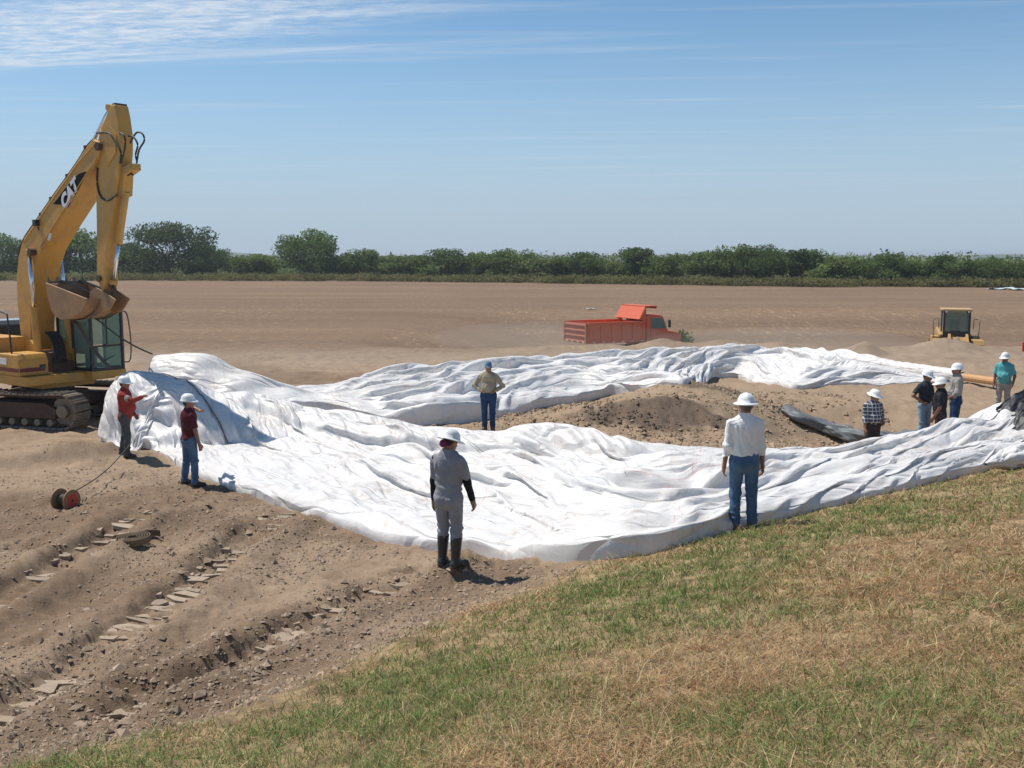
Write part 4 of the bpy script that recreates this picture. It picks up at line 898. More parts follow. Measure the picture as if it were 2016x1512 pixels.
for q in ((46, 476), (78, 424), (98, 393), (130, 348), (166, 292)): P('hose_clamp', M_RUST, boom, lambda bm: add_box(bm, (op3(*q, -0.34)[0], -0.12, op3(*q, -0.34)[2] + 0.03), (0.07, 0.44, 0.08)))
# stick
side2 = [(217, 206), (207, 232), (199, 251), (192, 280), (189, 313), (189, 400), (190, 470), (190, 535), (194, 560), (201, 572), (207, 560), (206, 530), (214, 461), (220, 418), (232, 347), (236, 300), (236, 266), (231, 230), (226, 206)]
prof2 = [on_plane(*q, -0.24) for q in side2]
stick = P('stick', M_YEL, EX, lambda bm: add_prism(bm, prof2, -0.24, 0.12), bevel=0.025)
for yy in (-0.25, 0.13): P('stick_gusset', M_YEL, stick, lambda bm: add_prism(bm, [on_plane(*q, -0.24) for q in ((198, 262), (193, 285), (193, 312), (212, 330), (229, 300), (230, 265), (216, 246))], yy - 0.012, yy + 0.012))
P('stick_boss', M_RUST, stick, lambda bm: add_cyl(bm, (op3(197, 548, -0.24)[0], -0.30, op3(197, 548, -0.24)[2]), (op3(197, 548, -0.24)[0], 0.18, op3(197, 548, -0.24)[2]), 0.085, 14))
P('stick_nose', M_RUST, stick, lambda bm: add_prism(bm, [on_plane(*q, -0.2) for q in ((217, 218), (219, 204), (225, 202), (228, 214))], -0.18, 0.13))
# cylinders
def cylinder(a, b, f, r, parent, name='hydraulic_cylinder', mat=M_YEL):
    a, b = Vector(a), Vector(b); m = a.lerp(b, f)
    o = P(name, mat, parent, lambda bm: (add_cyl(bm, a, m, r, 14), add_cyl(bm, m - (m - a).normalized() * 0.06, m, r * 1.12, 14)), False)
    P('rod', M_CHROME, o, lambda bm: add_cyl(bm, m, b, r * 0.55, 12), True); P('rod_eye', M_YEL, o, lambda bm: add_cyl(bm, b - Vector((0, r, 0)), b + Vector((0, r, 0)), r * 0.9, 12)); return o
cylinder(op3(76, 700, -0.47), op3(57, 497, -0.42), 0.47, 0.10, EX); f1 = op3(76, 700, -0.47); f2 = op3(57, 497, -0.42)
cylinder((f1[0], 0.47, f1[2]), (f2[0], 0.42, f2[2]), 0.47, 0.10, EX)
cylinder(op3(125, 395, 0), op3(217, 212, -0.02), 0.5, 0.085, EX)
ca, cb_ = op3(227, 378, -0.24), op3(203, 556, -0.24)
cylinder((ca[0] + 0.16, -0.06, ca[2]), (cb_[0] + 0.14, -0.06, cb_[2]), 0.56, 0.085, EX)
P('cylinder_bracket', M_YEL, stick, lambda bm: add_prism(bm, [on_plane(*q, -0.1) for q in ((234, 335), (262, 322), (263, 334), (248, 345), (246, 385), (234, 390))], -0.16, 0.10))
for q_, o_ in (((((190, 262), (214, 262), (226, 278), (238, 300), (236, 322))), -0.27), ((((253, 268), (263, 270), (271, 285), (267, 305), (270, 318))), -0.12), ((((256, 282), (268, 262), (280, 263), (284, 277), (274, 295), (269, 322))), -0.05), ((((236, 262), (245, 268), (246, 290), (238, 322))), -0.27), ((((192, 330), (191, 360), (197, 385), (210, 395), (224, 388), (231, 383))), -0.26), ((((262, 345), (258, 342), (250, 346))), -0.05)):
    P('hydraulic_hose', M_HOSE, stick, lambda bm: add_tube(bm, [op3(*p, o_) for p in q_], 0.022, 7, 6), True)
# bucket: a curled shell with open mouth, side plates, lip and teeth
bp = [(91, 556), (97, 590), (103, 612), (111, 624), (124, 630), (143, 627), (160, 616), (170, 600), (172, 588)]
bl = [on_plane(*q, -0.55) for q in bp]; inner = []
cx, cz = np.mean([p[0] for p in bl]), np.mean([p[1] for p in bl])
inn = [(p[0] + (cx - p[0]) * 0.10, p[1] + (cz + 0.12 - p[1]) * 0.10) for p in bl]
BW = 0.55
def shell(bm):
    a = [bm.verts.new((p[0], -BW, p[1])) for p in bl]; b = [bm.verts.new((p[0], BW, p[1])) for p in bl]
    c = [bm.verts.new((p[0], -BW + 0.04, p[1])) for p in inn]; d = [bm.verts.new((p[0], BW - 0.04, p[1])) for p in inn]
    n = len(bl)
    for i in range(n - 1): bm.faces.new((a[i], a[i + 1], b[i + 1], b[i])); bm.faces.new((c[i], d[i], d[i + 1], c[i + 1]))
    for k in (0, n - 1): bm.faces.new((a[k], b[k], d[k], c[k]))
bucket = P('bucket', M_YELDIRT, EX, shell)
for y0, y1 in ((-BW - 0.03, -BW + 0.02), (BW - 0.02, BW + 0.03)):
    P('side_plate', M_YELDIRT, bucket, lambda bm: add_prism(bm, bl, y0, y1), bevel=0.01)
P('lip', M_STEEL, bucket, lambda bm: add_tube(bm, [(bl[0][0], -BW, bl[0][1]), (bl[0][0], BW, bl[0][1])], 0.035, 6))
dl = Vector((bl[0][0] - bl[1][0], 0, bl[0][1] - bl[1][1])).normalized()
for k in range(5):
    yy = -BW + 0.08 + k * (2 * BW - 0.16) / 4
    P('tooth', M_STEEL, bucket, lambda bm: add_cyl(bm, Vector((bl[0][0], yy, bl[0][1])) - dl * 0.05, Vector((bl[0][0], yy, bl[0][1])) + dl * 0.14, 0.05, 4, 0.02))
for yy in (-0.22, 0.16):                                    # ears that carry the stick pins
    e = [on_plane(*q, -0.22) for q in ((176, 602), (178, 575), (190, 566), (207, 575), (228, 590), (215, 612), (196, 618))]
    P('mounting_ear', M_YELDIRT, bucket, lambda bm: add_prism(bm, e, yy - 0.02, yy + 0.02), bevel=0.008)
P('linkage', M_RUST, EX, lambda bm: (add_cyl(bm, op3(226, 570, -0.1), op3(200, 540, -0.1), 0.055, 10), add_cyl(bm, op3(226, 570, -0.1), op3(218, 604, -0.1), 0.05, 10), add_cyl(bm, op3(226, 570, -0.28), op3(226, 570, 0.2), 0.05, 10)))
# upper structure
P('platform', M_YEL, EX, lambda bm: (add_box(bm, (-0.75, 0, 1.24), (4.0, 2.5, 0.24)), add_box(bm, (0.2, 0, 1.06), (1.7, 1.5, 0.14))), bevel=0.02)
P('side_box', M_YEL, EX, lambda bm: add_prism(bm, [(-0.9, 1.37), (1.05, 1.37), (1.05, 1.78), (0.95, 1.92), (-0.9, 1.92)], -1.3, -0.52), bevel=0.03)
P('stripe', M_MAROON, EX, lambda bm: (add_box(bm, (0.08, -1.302, 1.52), (1.9, 0.01, 0.10)), add_box(bm, (1.052, -0.95, 1.52), (0.01, 0.66, 0.10))))
P('handle_slot', M_BLACK, EX, lambda bm: add_box(bm, (1.056, -0.68, 1.58), (0.012, 0.16, 0.11)), bevel=0.004)
P('data_plate', M_WHITE, EX, lambda bm: add_box(bm, (0.3, -1.304, 1.72), (0.32, 0.008, 0.16)))
P('tank', M_YEL, EX, lambda bm: add_box(bm, (-0.85, -0.9, 1.99), (1.6, 0.8, 0.62)), bevel=0.04)
P('engine_hood', M_BLACK, EX, lambda bm: add_prism(bm, [(-2.7, 1.37), (-1.7, 1.37), (-1.7, 2.50), (-1.9, 2.60), (-2.7, 2.52)], -1.25, 1.25), bevel=0.06)
P('hood_lid', mat_plain('hood_grey', (0.35, 0.37, 0.40), 0.4), EX, lambda bm: add_box(bm, (-2.28, 0, 2.60), (0.72, 2.2, 0.05)), bevel=0.02)
P('counterweight', M_YEL, EX, lambda bm: add_prism(bm, [(-3.2, 1.3), (-2.72, 1.2), (-2.72, 2.2), (-3.0, 2.2), (-3.2, 2.0)], -1.3, 1.3), bevel=0.08)
P('handrail', M_BLACK, EX, lambda bm: add_tube(bm, [(0.55, -1.2, 1.92), (0.5, -1.22, 2.75), (0.35, -1.22, 2.95), (-0.6, -1.22, 2.95), (-0.75, -1.22, 2.3)], 0.022, 6, 5), True)
for yy in (-0.42, 0.42): P('boom_bracket', M_YEL, EX, lambda bm: add_prism(bm, [(-0.35, 1.36), (0.62, 1.36), (0.42, 2.0), (0.1, 2.2), (-0.15, 2.1)], yy - 0.04, yy + 0.04), bevel=0.01)
P('hose_bundle', M_HOSE, EX, lambda bm: [add_tube(bm, [(0.5, 0.05 * k - 0.25, 1.4), (0.9, 0.05 * k - 0.25, 1.7), (0.7, 0.05 * k - 0.2, 2.2), (0.4, 0.05 * k - 0.2, 2.4)], 0.025, 6, 5) for k in range(7)], True)
P('valve_block', M_RUST, EX, lambda bm: (add_box(bm, (0.6, 0.0, 1.5), (0.5, 0.6, 0.3)), add_box(bm, (0.75, -0.2, 1.75), (0.2, 0.2, 0.3))), bevel=0.02)
# cab
cx0, cx1, cy0, cy1, cz0, cz1 = -0.1, 1.45, 0.46, 1.36, 1.37, 3.0
def cab_frame(bm):
    for (x_, y_) in ((cx0, cy0), (cx0, cy1), (cx1, cy0), (cx1, cy1), (0.62, cy0), (0.62, cy1)): add_box(bm, (x_, y_, (cz0 + cz1) / 2), (0.075, 0.075, cz1 - cz0))
    for z_ in (cz0 + 0.04, cz1 - 0.04, ):
        for y_ in (cy0, cy1): add_box(bm, ((cx0 + cx1) / 2, y_, z_), (cx1 - cx0 - 0.08, 0.07, 0.08))
        for x_ in (cx0, cx1): add_box(bm, (x_, (cy0 + cy1) / 2, z_), (0.07, cy1 - cy0 - 0.08, 0.08))
    add_box(bm, (cx1, (cy0 + cy1) / 2, 2.02), (0.05, cy1 - cy0 - 0.08, 0.05)); add_box(bm, (cx1 + 0.01, (cy0 + cy1) / 2, 2.5), (0.03, 0.03, 0.9))
cab = P('cab', M_BLACK, EX, cab_frame, bevel=0.012)
P('roof', M_YEL, cab, lambda bm: add_box(bm, ((cx0 + cx1) / 2, (cy0 + cy1) / 2, cz1 + 0.04), (cx1 - cx0 + 0.1, cy1 - cy0 + 0.08, 0.09)), bevel=0.03)
P('lower_panel', M_YEL, cab, lambda bm: (add_box(bm, (0.3, cy0 - 0.045, 1.66), (0.78, 0.012, 0.56)), add_box(bm, (0.675, (cy0 + cy1) / 2, 1.28), (1.66, cy1 - cy0 + 0.1, 0.18))), bevel=0.01)
for nm, c_, s_ in (('windscreen', (cx1, (cy0 + cy1) / 2, 2.5), (0.012, 0.80, 0.86)), ('lower_windscreen', (cx1, (cy0 + cy1) / 2, 1.72), (0.012, 0.80, 0.52)), ('side_window', (1.04, cy0, 2.2), (0.74, 0.012, 1.5)), ('side_window', (0.26, cy0, 2.45), (0.62, 0.012, 0.95)), ('door_window', (1.04, cy1, 2.2), (0.74, 0.012, 1.5)), ('rear_window', (cx0, (cy0 + cy1) / 2, 2.4), (0.012, 0.8, 1.0))):
    P(nm, M_GLASS, cab, lambda bm: add_box(bm, c_, s_))
P('seat', M_BLACK, cab, lambda bm: (add_box(bm, (0.45, 0.9, 1.85), (0.5, 0.5, 0.16)), add_box(bm, (0.22, 0.9, 2.25), (0.14, 0.48, 0.75))), bevel=0.05)
P('control_console', M_BLACK, cab, lambda bm: (add_box(bm, (1.15, 0.62, 1.7), (0.3, 0.16, 0.6)), add_cyl(bm, (0.95, 0.66, 1.9), (0.98, 0.66, 2.15), 0.02, 8)), bevel=0.02)
P('wiper', M_BLACK, cab, lambda bm: add_cyl(bm, (cx1 + 0.03, 0.6, 1.55), (cx1 + 0.03, 1.1, 1.75), 0.012, 6))
P('mirror_rail', M_BLACK, cab, lambda bm: add_tube(bm, [(1.35, 1.42, 1.55), (1.5, 1.55, 1.6), (1.52, 1.58, 2.2), (1.48, 1.52, 2.85), (1.35, 1.42, 2.9)], 0.018, 6, 5), True)
# undercarriage
TR = R(-15) - EX_A
P('turntable', M_BLACK, EX, lambda bm: add_cyl(bm, (0, 0, 0.86), (0, 0, 1.1), 0.68, 28))
car = P('car_body', M_RUST, EX, lambda bm: (add_box(bm, (0, 0, 0.66), (1.7, 1.2, 0.36)), add_box(bm, (0.75, 0, 0.55), (0.32, 2.0, 0.26)), add_box(bm, (-0.75, 0, 0.55), (0.32, 2.0, 0.26))), bevel=0.04); car.rotation_euler = (0, 0, TR)
shoe_bm = bmesh.new(); add_box(shoe_bm, (0, 0, 0.02), (0.165, 0.60, 0.035)); add_box(shoe_bm, (0.055, 0, 0.05), (0.025, 0.59, 0.05)); add_box(shoe_bm, (-0.02, 0, 0.043), (0.02, 0.59, 0.025))
shoe_me = bpy.data.meshes.new('track_shoe'); shoe_bm.to_mesh(shoe_me); shoe_bm.free(); shoe_me.materials.append(M_TRACK)
for sy in (-1, 1):
    tk = empty('track', (0, 0, 0), TR, EX); yc = sy * 1.15; hl_, rr = 1.52, 0.42; zc = 0.48
    per = 4 * hl_ + 2 * math.pi * rr; n = 46
    for k in range(n):
        s_ = per * k / n
        if s_ < 2 * hl_: p, a = (hl_ - s_, zc + rr - 0.03 * math.sin(math.pi * s_ / 2 / hl_)), math.pi
        elif s_ < 2 * hl_ + math.pi * rr: q = (s_ - 2 * hl_) / rr; p, a = (-hl_ - rr * math.sin(q), zc + rr * math.cos(q)), math.pi + q
        elif s_ < 4 * hl_ + math.pi * rr: p, a = (-hl_ + s_ - 2 * hl_ - math.pi * rr, zc - rr), 2 * math.pi
        else: q = (s_ - 4 * hl_ - math.pi * rr) / rr; p, a = (hl_ + rr * math.sin(q), zc - rr * math.cos(q)), q
        so = link('track_shoe', shoe_me, None, tk); so.location = (p[0], yc, p[1]); so.rotation_euler = (0, (a + (math.pi if False else 0)) * -1 + math.pi, 0)
    P('track_frame', M_RUST, tk, lambda bm: add_prism(bm, [(-1.3, zc - 0.2), (1.3, zc - 0.2), (1.35, zc + 0.05), (1.0, zc + 0.2), (-1.0, zc + 0.2), (-1.35, zc + 0.05)], yc - 0.2, yc + 0.2), bevel=0.02)
    P('track_chain', M_RUST, tk, lambda bm: [add_box(bm, (0, yc, zc + v), (2 * hl_, 0.2, 0.07)) for v in (rr - 0.07, -rr + 0.055)])
    for xx, nm in ((hl_, 'idler'), (-hl_, 'sprocket')):
        P(nm, M_TRACK, tk, lambda bm: (add_cyl(bm, (xx, yc - 0.08, zc), (xx, yc + 0.08, zc), rr - 0.05, 24), add_cyl(bm, (xx, yc - 0.22, zc), (xx, yc + 0.22, zc), 0.16, 16)))
    for k in range(7):
        xx = -1.15 + k * 0.383; P('roller', M_TRACK, tk, lambda bm: add_cyl(bm, (xx, yc - 0.22, zc - 0.30), (xx, yc + 0.22, zc - 0.30), 0.09, 12))

# straps and cable that hold the sheet ends
def world_of(q): return np.array([*(EX_O + EU * q[0] + EL * q[1]), EX_Z + q[2]])
def band(bm, pts, w, wd):
    pts = [Vector(p) for p in pts]; wd = Vector(wd).normalized() * w / 2; rows = []
    for i, p in enumerate(pts):
        d = (pts[min(i + 1, len(pts) - 1)] - pts[max(i - 1, 0)]).normalized(); nn = d.cross(wd).normalized() * 0.006
        rows.append([bm.verts.new(p + a * wd + b * nn) for a, b in ((1, 1), (-1, 1), (-1, -1), (1, -1))])
    for a, b in zip(rows[:-1], rows[1:]):
        for k in range(4): bm.faces.new((a[k], a[(k + 1) % 4], b[(k + 1) % 4], b[k]))
    bm.faces.new(rows[0]); bm.faces.new(rows[-1][::-1])
def top_of(Pn, x, y, r=0.35):
    d = np.hypot(Pn[..., 0] - x, Pn[..., 1] - y).ravel(); return float(Pn[..., 2].ravel()[np.argsort(d)[:3]].mean())
def sling(yoff, end, name, label, w, cat, round_=False):
    loop = [(-0.06, -0.02)] + [(p[0] + (p[0] - cx) * 0.04, p[1] + (p[1] - cz) * 0.06) for p in bl[3:]] 
    pts = [world_of((p[0] + (p[0] - cx) * 0.06, yoff, p[1] + (p[1] - cz) * 0.08)) for p in bl[::-1]]
    low = pts[-6]; st = world_of((bl[4][0], yoff, bl[4][1] - 0.05))
    e = np.array(end); mids = [st + (e - st) * t - np.array([0, 0, 0.10 * math.sin(math.pi * t)]) for t in np.linspace(0.05, 1, 12)]
    bm = bmesh.new()
    if round_: add_tube(bm, [Vector(p) for p in pts[:6]] + [Vector(m_) for m_ in mids], 0.022, 7)
    else: band(bm, pts[:6] + mids, w, (*(EL * 1.0), 0.25))
    return tag(mb_obj(name, bm, M_STRAP if not round_ else M_CABLE), label, cat)
A = at_d(216, 724, 24.75); zA = top_of(P_near, A[0], A[1])
B_ = at_d(300, 697, 27.6)
sling(-0.2, (A[0], A[1], A[2]), 'lifting_strap', 'wide brown webbing strap from the bucket to the nearer raised sheet end', 0.10, 'strap')
sling(0.42, (B_[0], B_[1], B_[2]), 'lifting_cable', 'thin dark cable from the bucket to the farther raised sheet end', 0.05, 'cable', True)
# webbing wrapped round the bucket itself
def wrap(yoff, label):
    pts = [world_of((p[0] + (p[0] - cx) * 0.05, yoff, p[1] + (p[1] - cz) * 0.07)) for p in bl]; bm = bmesh.new(); band(bm, pts + [pts[0]], 0.12, (*EL, 0)); return tag(mb_obj('bucket_strap', bm, M_STRAP), label, 'strap')
wrap(-0.12, 'webbing strap wrapped round the bucket on its nearer side'); wrap(0.40, 'webbing strap wrapped round the bucket on its farther side')
# the sling continues over the near sheet and trails on it
def over(Pn, pts, name, label, w=0.07, rad=None, cat='strap', lift=0.03):
    tp = []
    for a, b in zip(pts[:-1], pts[1:]):
        for t in np.linspace(0, 1, 9)[:-1]: tp.append((a[0] + (b[0] - a[0]) * t, a[1] + (b[1] - a[1]) * t))
    tp.append(pts[-1]); q = [(x, y, top_of(Pn, x, y, 0.16) + lift) for x, y in tp]; bm = bmesh.new()
    if rad: add_tube(bm, q, rad, 6)
    else: band(bm, q, w, (0.3, 1, 0))
    return tag(mb_obj(name, bm, M_STRAP), label, cat)
over(P_near, [tuple(at_d(305, 741, 25.2)[:2]), tuple(at_d(350, 770, 24.8)[:2]), tuple(at_d(400, 800, 24.2)[:2]), tuple(at_d(455, 850, 23.0)[:2])], 'webbing_strap', 'dirty webbing strap trailing down over the raised sheet end behind the man in maroon', w=0.035)

# ------------------------------------------------------------------ dump truck
M_RED = mat_plain('truck_red', (0.70, 0.165, 0.075), 0.55, var=0.15, scale=1.5, dirt=0.22, dirtcol=(0.38, 0.20, 0.14))
M_REDDUST = mat_plain('dusty_red', (0.48, 0.17, 0.11), 0.7, var=0.1, dirt=0.2, dirtcol=(0.45, 0.32, 0.24))
M_TYRE = mat_plain('tyre_rubber', (0.03, 0.03, 0.03), 0.85, var=0.2, dirt=0.5)
TA = R(27); td = 54.0; tc0 = at_d(1113, 668, td)
TH = np.array([math.cos(TA), math.sin(TA)]); TLs = np.array([-math.sin(TA), math.cos(TA)])
WID, LEN, BH, BZ = 2.3, 3.55, 0.95, 1.30
torg = tc0[:2] - TLs * (WID / 2) ; tz = tc0[2] - BZ - 0.02
tz = 4.4 - (670 - 505) / 2000 * td - BZ
TK = empty('dump_truck', (torg[0], torg[1], tz), TA); tag(TK, 'red dump truck with empty bed standing behind the spoil heaps', 'truck')
tailL = WID / 2
def bedf(bm):
    add_box(bm, (LEN / 2, 0, BZ + 0.04), (LEN, WID, 0.08))
    for s in (1, -1):
        add_box(bm, (LEN / 2, s * (WID / 2 - 0.03), BZ + 0.08 + BH / 2), (LEN, 0.05, BH))
        add_box(bm, (LEN / 2, s * (WID / 2 - 0.03), BZ + BH + 0.10), (LEN, 0.11, 0.07))
    add_box(bm, (LEN - 0.03, 0, BZ + 0.08 + BH / 2), (0.05, WID - 0.12, BH))
bed = P('bed', M_RED, TK, bedf, bevel=0.01)
for s in (1, -1):
    for k in range(6): P('side_rib', M_RED, bed, lambda bm: add_box(bm, (0.15 + k * (LEN - 0.3) / 5, s * (WID / 2 + 0.02), BZ + 0.5), (0.07, 0.06, BH - 0.1)), bevel=0.01)
    for k in range(6): P('marker_reflector', M_WHITE, bed, lambda bm: add_box(bm, (0.35 + k * (LEN - 0.6) / 5, s * (WID / 2 + 0.045), BZ + 0.06), (0.17, 0.012, 0.045)))
gate = P('tailgate', M_REDDUST, TK, lambda bm: add_box(bm, (-0.035, 0, BZ + 0.08 + BH / 2), (0.05, WID - 0.02, BH)), bevel=0.008)
for z_ in (0.08, 0.36, 0.64, 0.92): P('gate_rail', M_REDDUST, gate, lambda bm: add_box(bm, (-0.09, 0, BZ + z_ + 0.02), (0.07, WID, 0.075)), bevel=0.01)
for s in (1, -1): P('gate_post', M_REDDUST, gate, lambda bm: add_box(bm, (-0.09, s * (WID / 2 - 0.05), BZ + 0.55), (0.075, 0.1, BH + 0.1)), bevel=0.01)
for k in range(4): P('tail_reflector', M_WHITE, gate, lambda bm: add_box(bm, (-0.13, -0.9 + 0.55 * k, BZ + 0.07), (0.012, 0.16, 0.05)))
M_ORG = mat_plain('cab_guard_orange', (0.62, 0.13, 0.06), 0.5, var=0.08, dirt=0.1)
sh = P('cab_guard', M_ORG, TK, lambda bm: (add_prism(bm, [(LEN - 0.42, BZ + BH + 0.24), (LEN - 0.38, BZ + BH + 0.22), (LEN + 0.02, BZ + BH + 0.86), (LEN - 0.02, BZ + BH + 0.90)], -WID / 2, WID / 2), add_box(bm, (LEN + 0.32, 0, BZ + BH + 0.90), (0.72, WID, 0.05)), add_box(bm, (LEN + 0.67, 0, BZ + BH + 0.84), (0.05, WID, 0.14))))
for s in (1, -1): P('guard_side', M_ORG, sh, lambda bm: add_prism(bm, [(LEN - 0.10, BZ + BH + 0.12), (LEN, BZ + BH + 0.12), (LEN, BZ + BH + 0.86), (LEN - 0.42, BZ + BH + 0.24)], s * WID / 2 - 0.03, s * WID / 2 + 0.03))
cabp = [(LEN + 0.15, 0.95), (LEN + 1.55, 0.95), (LEN + 1.55, 1.85), (LEN + 1.25, 2.55), (LEN + 1.05, 2.68), (LEN + 0.15, 2.68)]
tcab = P('cab', M_RED, TK, lambda bm: add_prism(bm, cabp, -1.0, 1.0), bevel=0.06)
for s in (1, -1):
    P('door_window', glass_mat('truck_glass', (0.25, 0.36, 0.33), 0.4), tcab, lambda bm: add_prism(bm, [(LEN + 0.5, 1.95), (LEN + 1.42, 1.95), (LEN + 1.2, 2.48), (LEN + 0.5, 2.52)], s * 1.004 - 0.004, s * 1.004 + 0.004))
    P('door_seam', M_BLACK, tcab, lambda bm: add_box(bm, (LEN + 0.44, s * 1.002, 1.8), (0.015, 0.008, 1.5)))
    P('mirror', M_BLACK, tcab, lambda bm: (add_box(bm, (LEN + 1.5, s * 1.2, 2.2), (0.06, 0.16, 0.4)), add_cyl(bm, (LEN + 1.45, s * 1.0, 2.35), (LEN + 1.5, s * 1.2, 2.3), 0.015, 6)))
P('windscreen', M_GLASS, tcab, lambda bm: add_prism(bm, [(LEN + 1.565, 1.9), (LEN + 1.57, 1.9), (LEN + 1.28, 2.54), (LEN + 1.27, 2.54)], -0.85, 0.85))
P('rear_window', M_GLASS, tcab, lambda bm: add_box(bm, (LEN + 0.146, 0, 2.3), (0.008, 1.3, 0.4)))
P('hood', M_RED, TK, lambda bm: add_prism(bm, [(LEN + 1.57, 0.95), (LEN + 2.55, 0.95), (LEN + 2.55, 1.56), (LEN + 2.4, 1.68), (LEN + 1.57, 1.84)], -0.85, 0.85), bevel=0.08)
P('bumper', M_STEEL, TK, lambda bm: add_box(bm, (LEN + 2.68, 0, 0.75), (0.18, 2.2, 0.3)), bevel=0.03)
P('chassis', M_BLACK, TK, lambda bm: [add_box(bm, (LEN / 2 + 1.2, s * 0.42, 0.9), (LEN + 2.3, 0.12, 0.26)) for s in (1, -1)])
def wheel(parent, x, y, r, w, nm='wheel'):
    wo = P(nm, M_TYRE, parent, lambda bm: add_lathe(bm, [(r * 0.55, -w / 2), (r * 0.9, -w / 2), (r, -w / 2 + 0.05), (r, w / 2 - 0.05), (r * 0.9, w / 2), (r * 0.55, w / 2)], (x, y, r), 24, Matrix.Rotation(math.pi / 2, 3, 'X')))
    P('rim', M_RED, wo, lambda bm: (add_cyl(bm, (x, y - w * 0.3, r), (x, y + w * 0.3, r), r * 0.56, 20), add_cyl(bm, (x, y - w * 0.45, r), (x, y + w * 0.45, r), r * 0.2, 12))); return wo
for x_ in (0.95, 2.15, LEN + 1.95):
    for s in (1, -1): wheel(TK, x_, s * 0.95, 0.5, 0.4 if x_ < 3 else 0.28)

# ------------------------------------------------------------------ wheel loader
ld = 53.0; lp = at_d(1893, 688, ld); LA = math.atan2(-0.95, -0.30); lz = at_d(1893, 610, ld)[2] - 2.95
LO = empty('wheel_loader', (lp[0], lp[1] + 0.8, lz), LA); tag(LO, 'yellow wheel loader facing the camera behind a pile of sand', 'loader')
M_LYEL = mat_plain('loader_yellow', (0.46, 0.27, 0.09), 0.6, var=0.12, scale=2, dirt=0.35, dirtcol=(0.34, 0.25, 0.17))
P('front_frame', M_LYEL, LO, lambda bm: add_prism(bm, [(0.3, 0.75), (1.7, 0.6), (1.75, 1.0), (1.1, 1.55), (0.3, 1.45)], -0.45, 0.45), bevel=0.03)
P('rear_body', M_LYEL, LO, lambda bm: add_prism(bm, [(-2.6, 0.9), (-0.2, 0.8), (-0.2, 1.6), (-2.2, 1.85), (-2.6, 1.7)], -0.8, 0.8), bevel=0.06)
for s in (1, -1):
    P('fender', M_LYEL, LO, lambda bm: add_prism(bm, [(0.3, 1.15), (0.45, 1.42), (1.6, 1.42), (1.75, 1.2), (1.65, 1.16), (1.5, 1.34), (0.55, 1.34), (0.4, 1.12)], s * 0.95 - 0.25, s * 0.95 + 0.25), bevel=0.01)
    P('step_platform', M_LYEL, LO, lambda bm: add_box(bm, (-0.35, s * 1.0, 1.25), (0.9, 0.36, 0.5)), bevel=0.03)
    P('lift_arm', M_LYEL, LO, lambda bm: add_prism(bm, [(0.9, 1.5), (1.1, 1.72), (2.6, 0.75), (2.7, 0.35), (2.5, 0.35), (1.2, 1.3)], s * 0.42 - 0.06, s * 0.42 + 0.06), bevel=0.01)
    P('grab_rail', M_STEEL, LO, lambda bm: add_tube(bm, [(0.1, s * 1.10, 1.45), (0.1, s * 1.14, 2.35), (0.05, s * 1.10, 2.42), (0.0, s * 0.86, 2.42), (0.0, s * 0.84, 1.9)], 0.022, 6), True)
    for x_ in (1.05, -1.35): wheel(LO, x_, s * 0.95, 0.66, 0.48).name = 'wheel'
lcab = P('cab', M_BLACK, LO, lambda bm: ([add_box(bm, (x_, y_, 2.15), (0.1, 0.1, 1.5)) for x_ in (0.25, -0.95) for y_ in (-0.62, 0.62)], add_box(bm, (-0.35, 0, 1.48), (1.3, 1.34, 0.16)), add_box(bm, (0.27, 0, 1.66), (0.08, 1.2, 0.22))), bevel=0.02)
P('roof', M_REDDUST if False else mat_plain('roof_tan', (0.50, 0.33, 0.17), 0.7, dirt=0.2), lcab, lambda bm: add_box(bm, (-0.35, 0, 2.92), (1.55, 1.5, 0.10)), bevel=0.04)
LG = glass_mat('loader_glass', (0.40, 0.52, 0.48), 0.7)
for nm, c_, s_ in (('windscreen', (0.25, 0, 2.27), (0.012, 1.12, 0.96)), ('side_window', (-0.35, 0.62, 2.2), (1.1, 0.012, 1.2)), ('side_window', (-0.35, -0.62, 2.2), (1.1, 0.012, 1.2)), ('rear_window', (-0.95, 0, 2.2), (0.012, 1.12, 1.2))): P(nm, LG, lcab, lambda bm: add_box(bm, c_, s_))
P('seat', M_BLACK, lcab, lambda bm: (add_box(bm, (-0.4, 0, 1.75), (0.45, 0.5, 0.3)), add_box(bm, (-0.62, 0, 2.05), (0.12, 0.48, 0.6))), bevel=0.04)
P('steering_wheel', M_BLACK, lcab, lambda bm: (add_lathe(bm, [(0.2, -0.015), (0.22, 0), (0.2, 0.015), (0.18, 0)], (0.0, 0.0, 2.0), 18), add_cyl(bm, (0.1, 0, 1.6), (0.0, 0, 2.0), 0.03, 8)))
for s in (1, -1): P('headlight', M_WHITE, LO, lambda bm: add_cyl(bm, (0.3, s * 0.55, 2.83), (0.38, s * 0.55, 2.83), 0.06, 10))
P('loader_bucket', M_LYEL, LO, lambda bm: (add_prism(bm, [(2.6, 0.05), (3.35, 0.03), (3.35, 0.07), (2.68, 0.1), (2.55, 0.4), (2.7, 0.85), (2.62, 0.87), (2.45, 0.4)], -1.2, 1.2), [add_prism(bm, [(2.6, 0.05), (3.3, 0.05), (2.7, 0.85), (2.5, 0.4)], s * 1.2 - 0.02, s * 1.2 + 0.02) for s in (1, -1)]))
P('tilt_cylinder', M_STEEL, LO, lambda bm: (add_cyl(bm, (1.0, 0, 1.5), (1.8, 0, 1.25), 0.08, 10), add_cyl(bm, (1.8, 0, 1.25), (2.5, 0, 0.75), 0.045, 10)))

